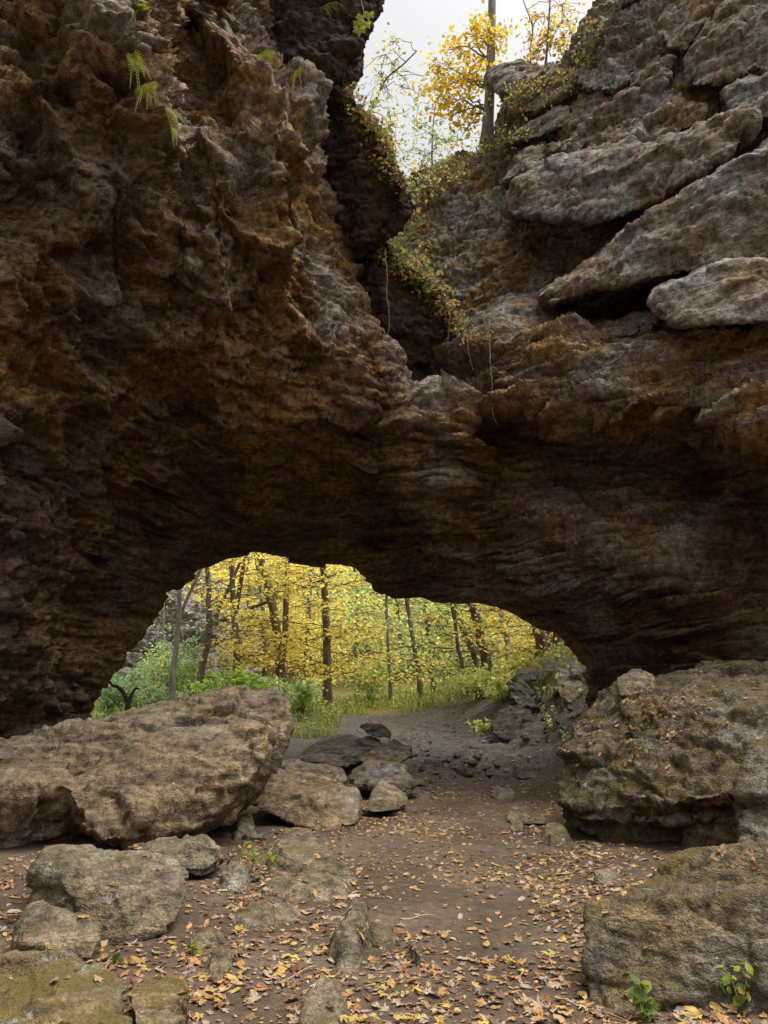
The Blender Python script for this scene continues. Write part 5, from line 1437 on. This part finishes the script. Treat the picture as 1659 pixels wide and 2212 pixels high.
def in_view(p):
    v = Vector(p) - Vector((0, 0, EYE))
    zc = v.y * CP + v.z * SP
    yc = -v.y * SP + v.z * CP
    return zc > 0 and abs(v.x / zc * F) < 830 and abs(yc / zc * F) < 1106
cand = [i for i, (p, nn) in enumerate(placed) if in_view(p)]
cand.sort(key=lambda i: (placed[i][0] - Vector((0, 0, EYE))).length)
single = set(cand[:300])
ROCKS = [(o, o['label']) for o in bpy.data.objects if o.type == 'MESH' and o.name.split('.')[0] in ('boulder', 'rock') and o['label'] not in ()]
def short(lab):
    w = lab.split()
    for i, t in enumerate(w):
        if i > 1 and t in ('on', 'in', 'at', 'of', 'with', 'lying', 'leaning', 'propped', 'just', 'wedged', 'beside', 'half', 'half-buried', 'strewn', 'standing', 'poking', 'among', 'below', 'sticking', 'near', 'tucked', 'perched', 'under', 'between', 'reaching', 'above', 'behind'):
            return ' '.join(w[:i]).rstrip(',')
    return ' '.join(w[:5]).rstrip(',')
ROCKS = [(o.location.copy(), max(o.dimensions.x, o.dimensions.y) * 0.5, short(l)) for o, l in ROCKS]
def where(p):
    c = min(ROCKS, key=lambda r: max(0.0, (r[0].xy - p.xy).length - 0.6 * r[1]))
    d = p - c[0]
    side = ('right of' if d.x > 0 else 'left of') if abs(d.x) > abs(d.y) else ('behind' if d.y > 0 else 'in front of')
    return side + ' the ' + c[2]
SIMPLE = [0, 1, 4, 6, 8, 10, 12, 14, 17]
MFS = np.array([[0, i + 1, (i + 1) % 8 + 1] for i in range(8)])
VV, FF, CC, o_ = [], [], [], 0
wts = np.array([.18, .12, .22, .10, .09, .14, .07, .05, .03])
wts = wts / wts.sum()
for i, (p, nn) in enumerate(placed):
    ci = rng.choice(len(DRY), p=wts)
    me, v, cc, _c = protos[ci * 4 + rng.integers(0, 4)]
    s = 0.020 + 0.040 * rng.random() ** 2.0
    Mx = frame(nn)
    if i in single:
        o = link('fallen_leaf', me)
        o.matrix_world = Matrix.Translation(p + Vector((0, 0, 0.004))) @ Mx.to_4x4() @ Matrix.Scale(s, 4)
        tag(o, '%s %s fallen leaf %s' % ('large' if s > 0.045 else 'small' if s < 0.026 else 'crisp', NAMES[ci], where(p)), 'leaf', 'fallen leaves on the path')
    else:
        A = np.array(Mx) * s
        if p.y > 5.2:
            v, cc, fc = v[SIMPLE], cc[SIMPLE], MFS
        else:
            fc = MF
        VV.append(v @ A.T + np.array(p) + (0, 0, 0.004))
        FF.append(fc + o_)
        CC.append(cc * rng.uniform(0.8, 1.1))
        o_ += len(v)
tag(link('leaf_litter', mesh_np('leaf_litter', np.concatenate(VV), np.concatenate(FF), M_DRY, False, np.clip(np.concatenate(CC), 0, 1))), 'orange and tan leaf litter scattered over the path and boulders', 'leaf litter', kind='stuff')
# pale flecks of small leaves on the climbing path
n = 2200
x = rng.uniform(-1.5, 6, n)
y = rng.uniform(13.5, 24, n)
z = ground_h(np.stack([x, y], 1)) + 0.02
tag(link('leaf_litter', leaves_mesh('leaf_litter', np.stack([x, y, z], 1), 0.08, DRY[[2, 5, 8, 4]], M_DRY, flat=0.97)), 'pale small leaves flecking the climbing path', 'leaf litter', kind='stuff')

# grit and pebbles trodden into the path
n = 2600
x = rng.uniform(-3, 3.4, n)
y = 3.8 + 13 * rng.random(n) ** 1.2
kk = perlin(np.stack([x, y, 0 * x], 1) * 1.1, 720) > -0.1
x, y = x[kk], y[kk]
n = len(x)
z = ground_h(np.stack([x, y], 1))
OC = np.array([[1, 0, 0], [-1, 0, 0], [0, 1, 0], [0, -1, 0], [0, 0, .7], [0, 0, -.7]], dtype=float)
OF = np.array([[0, 2, 4], [2, 1, 4], [1, 3, 4], [3, 0, 4], [2, 0, 5], [1, 2, 5], [3, 1, 5], [0, 3, 5]])
sz = 0.006 + 0.022 * rng.random(n) ** 3
a = rng.uniform(0, 6.283, n)
B_ = OC[None] * rng.uniform(0.7, 1.3, (n, 6, 1)) * (1, 0.75, 0.6)
V = np.stack([B_[..., 0] * np.cos(a)[:, None] - B_[..., 1] * np.sin(a)[:, None], B_[..., 0] * np.sin(a)[:, None] + B_[..., 1] * np.cos(a)[:, None], B_[..., 2]], -1) * sz[:, None, None] + np.stack([x, y, z], 1)[:, None]
Fp = (OF[None] + 6 * np.arange(n)[:, None, None]).reshape(-1, 3)
tag(link('gravel', mesh_np('gravel', V.reshape(-1, 3), Fp, M_GREYB, False)), 'fine grit and pebbles trodden into the path', 'gravel', kind='stuff')

# twigs on the ground
tw = []
for (px, py, L, a) in [(640, 2110, .35, .9), (1290, 2190, .4, -.9), (900, 1985, .25, .3), (700, 2000, .3, -.3)]:
    h = cast(px, py)
    p = np.array(h[0])
    q = np.array([[math.cos(a) * L * t, math.sin(a) * L * t, 0.012 + 0.01 * math.sin(t * 6)] for t in np.linspace(-.5, .5, 8)])
    V, Fc = tube_arrays([(q, np.linspace(0.009, 0.004, 8))], 5)
    o = link('twig', mesh_np('twig', V, Fc, M_VINE, True))
    o.location = Vector(p.tolist())
    tw.append(o)
for o, lab in zip(tw, ['thin fallen twig in the leaves left of the pointed grey rock', 'fallen stick against the foot of the square mossy boulder', 'little twig on the bare earth of the path', 'short twig beside the long rock ridge']):
    tag(o, lab, 'twig')
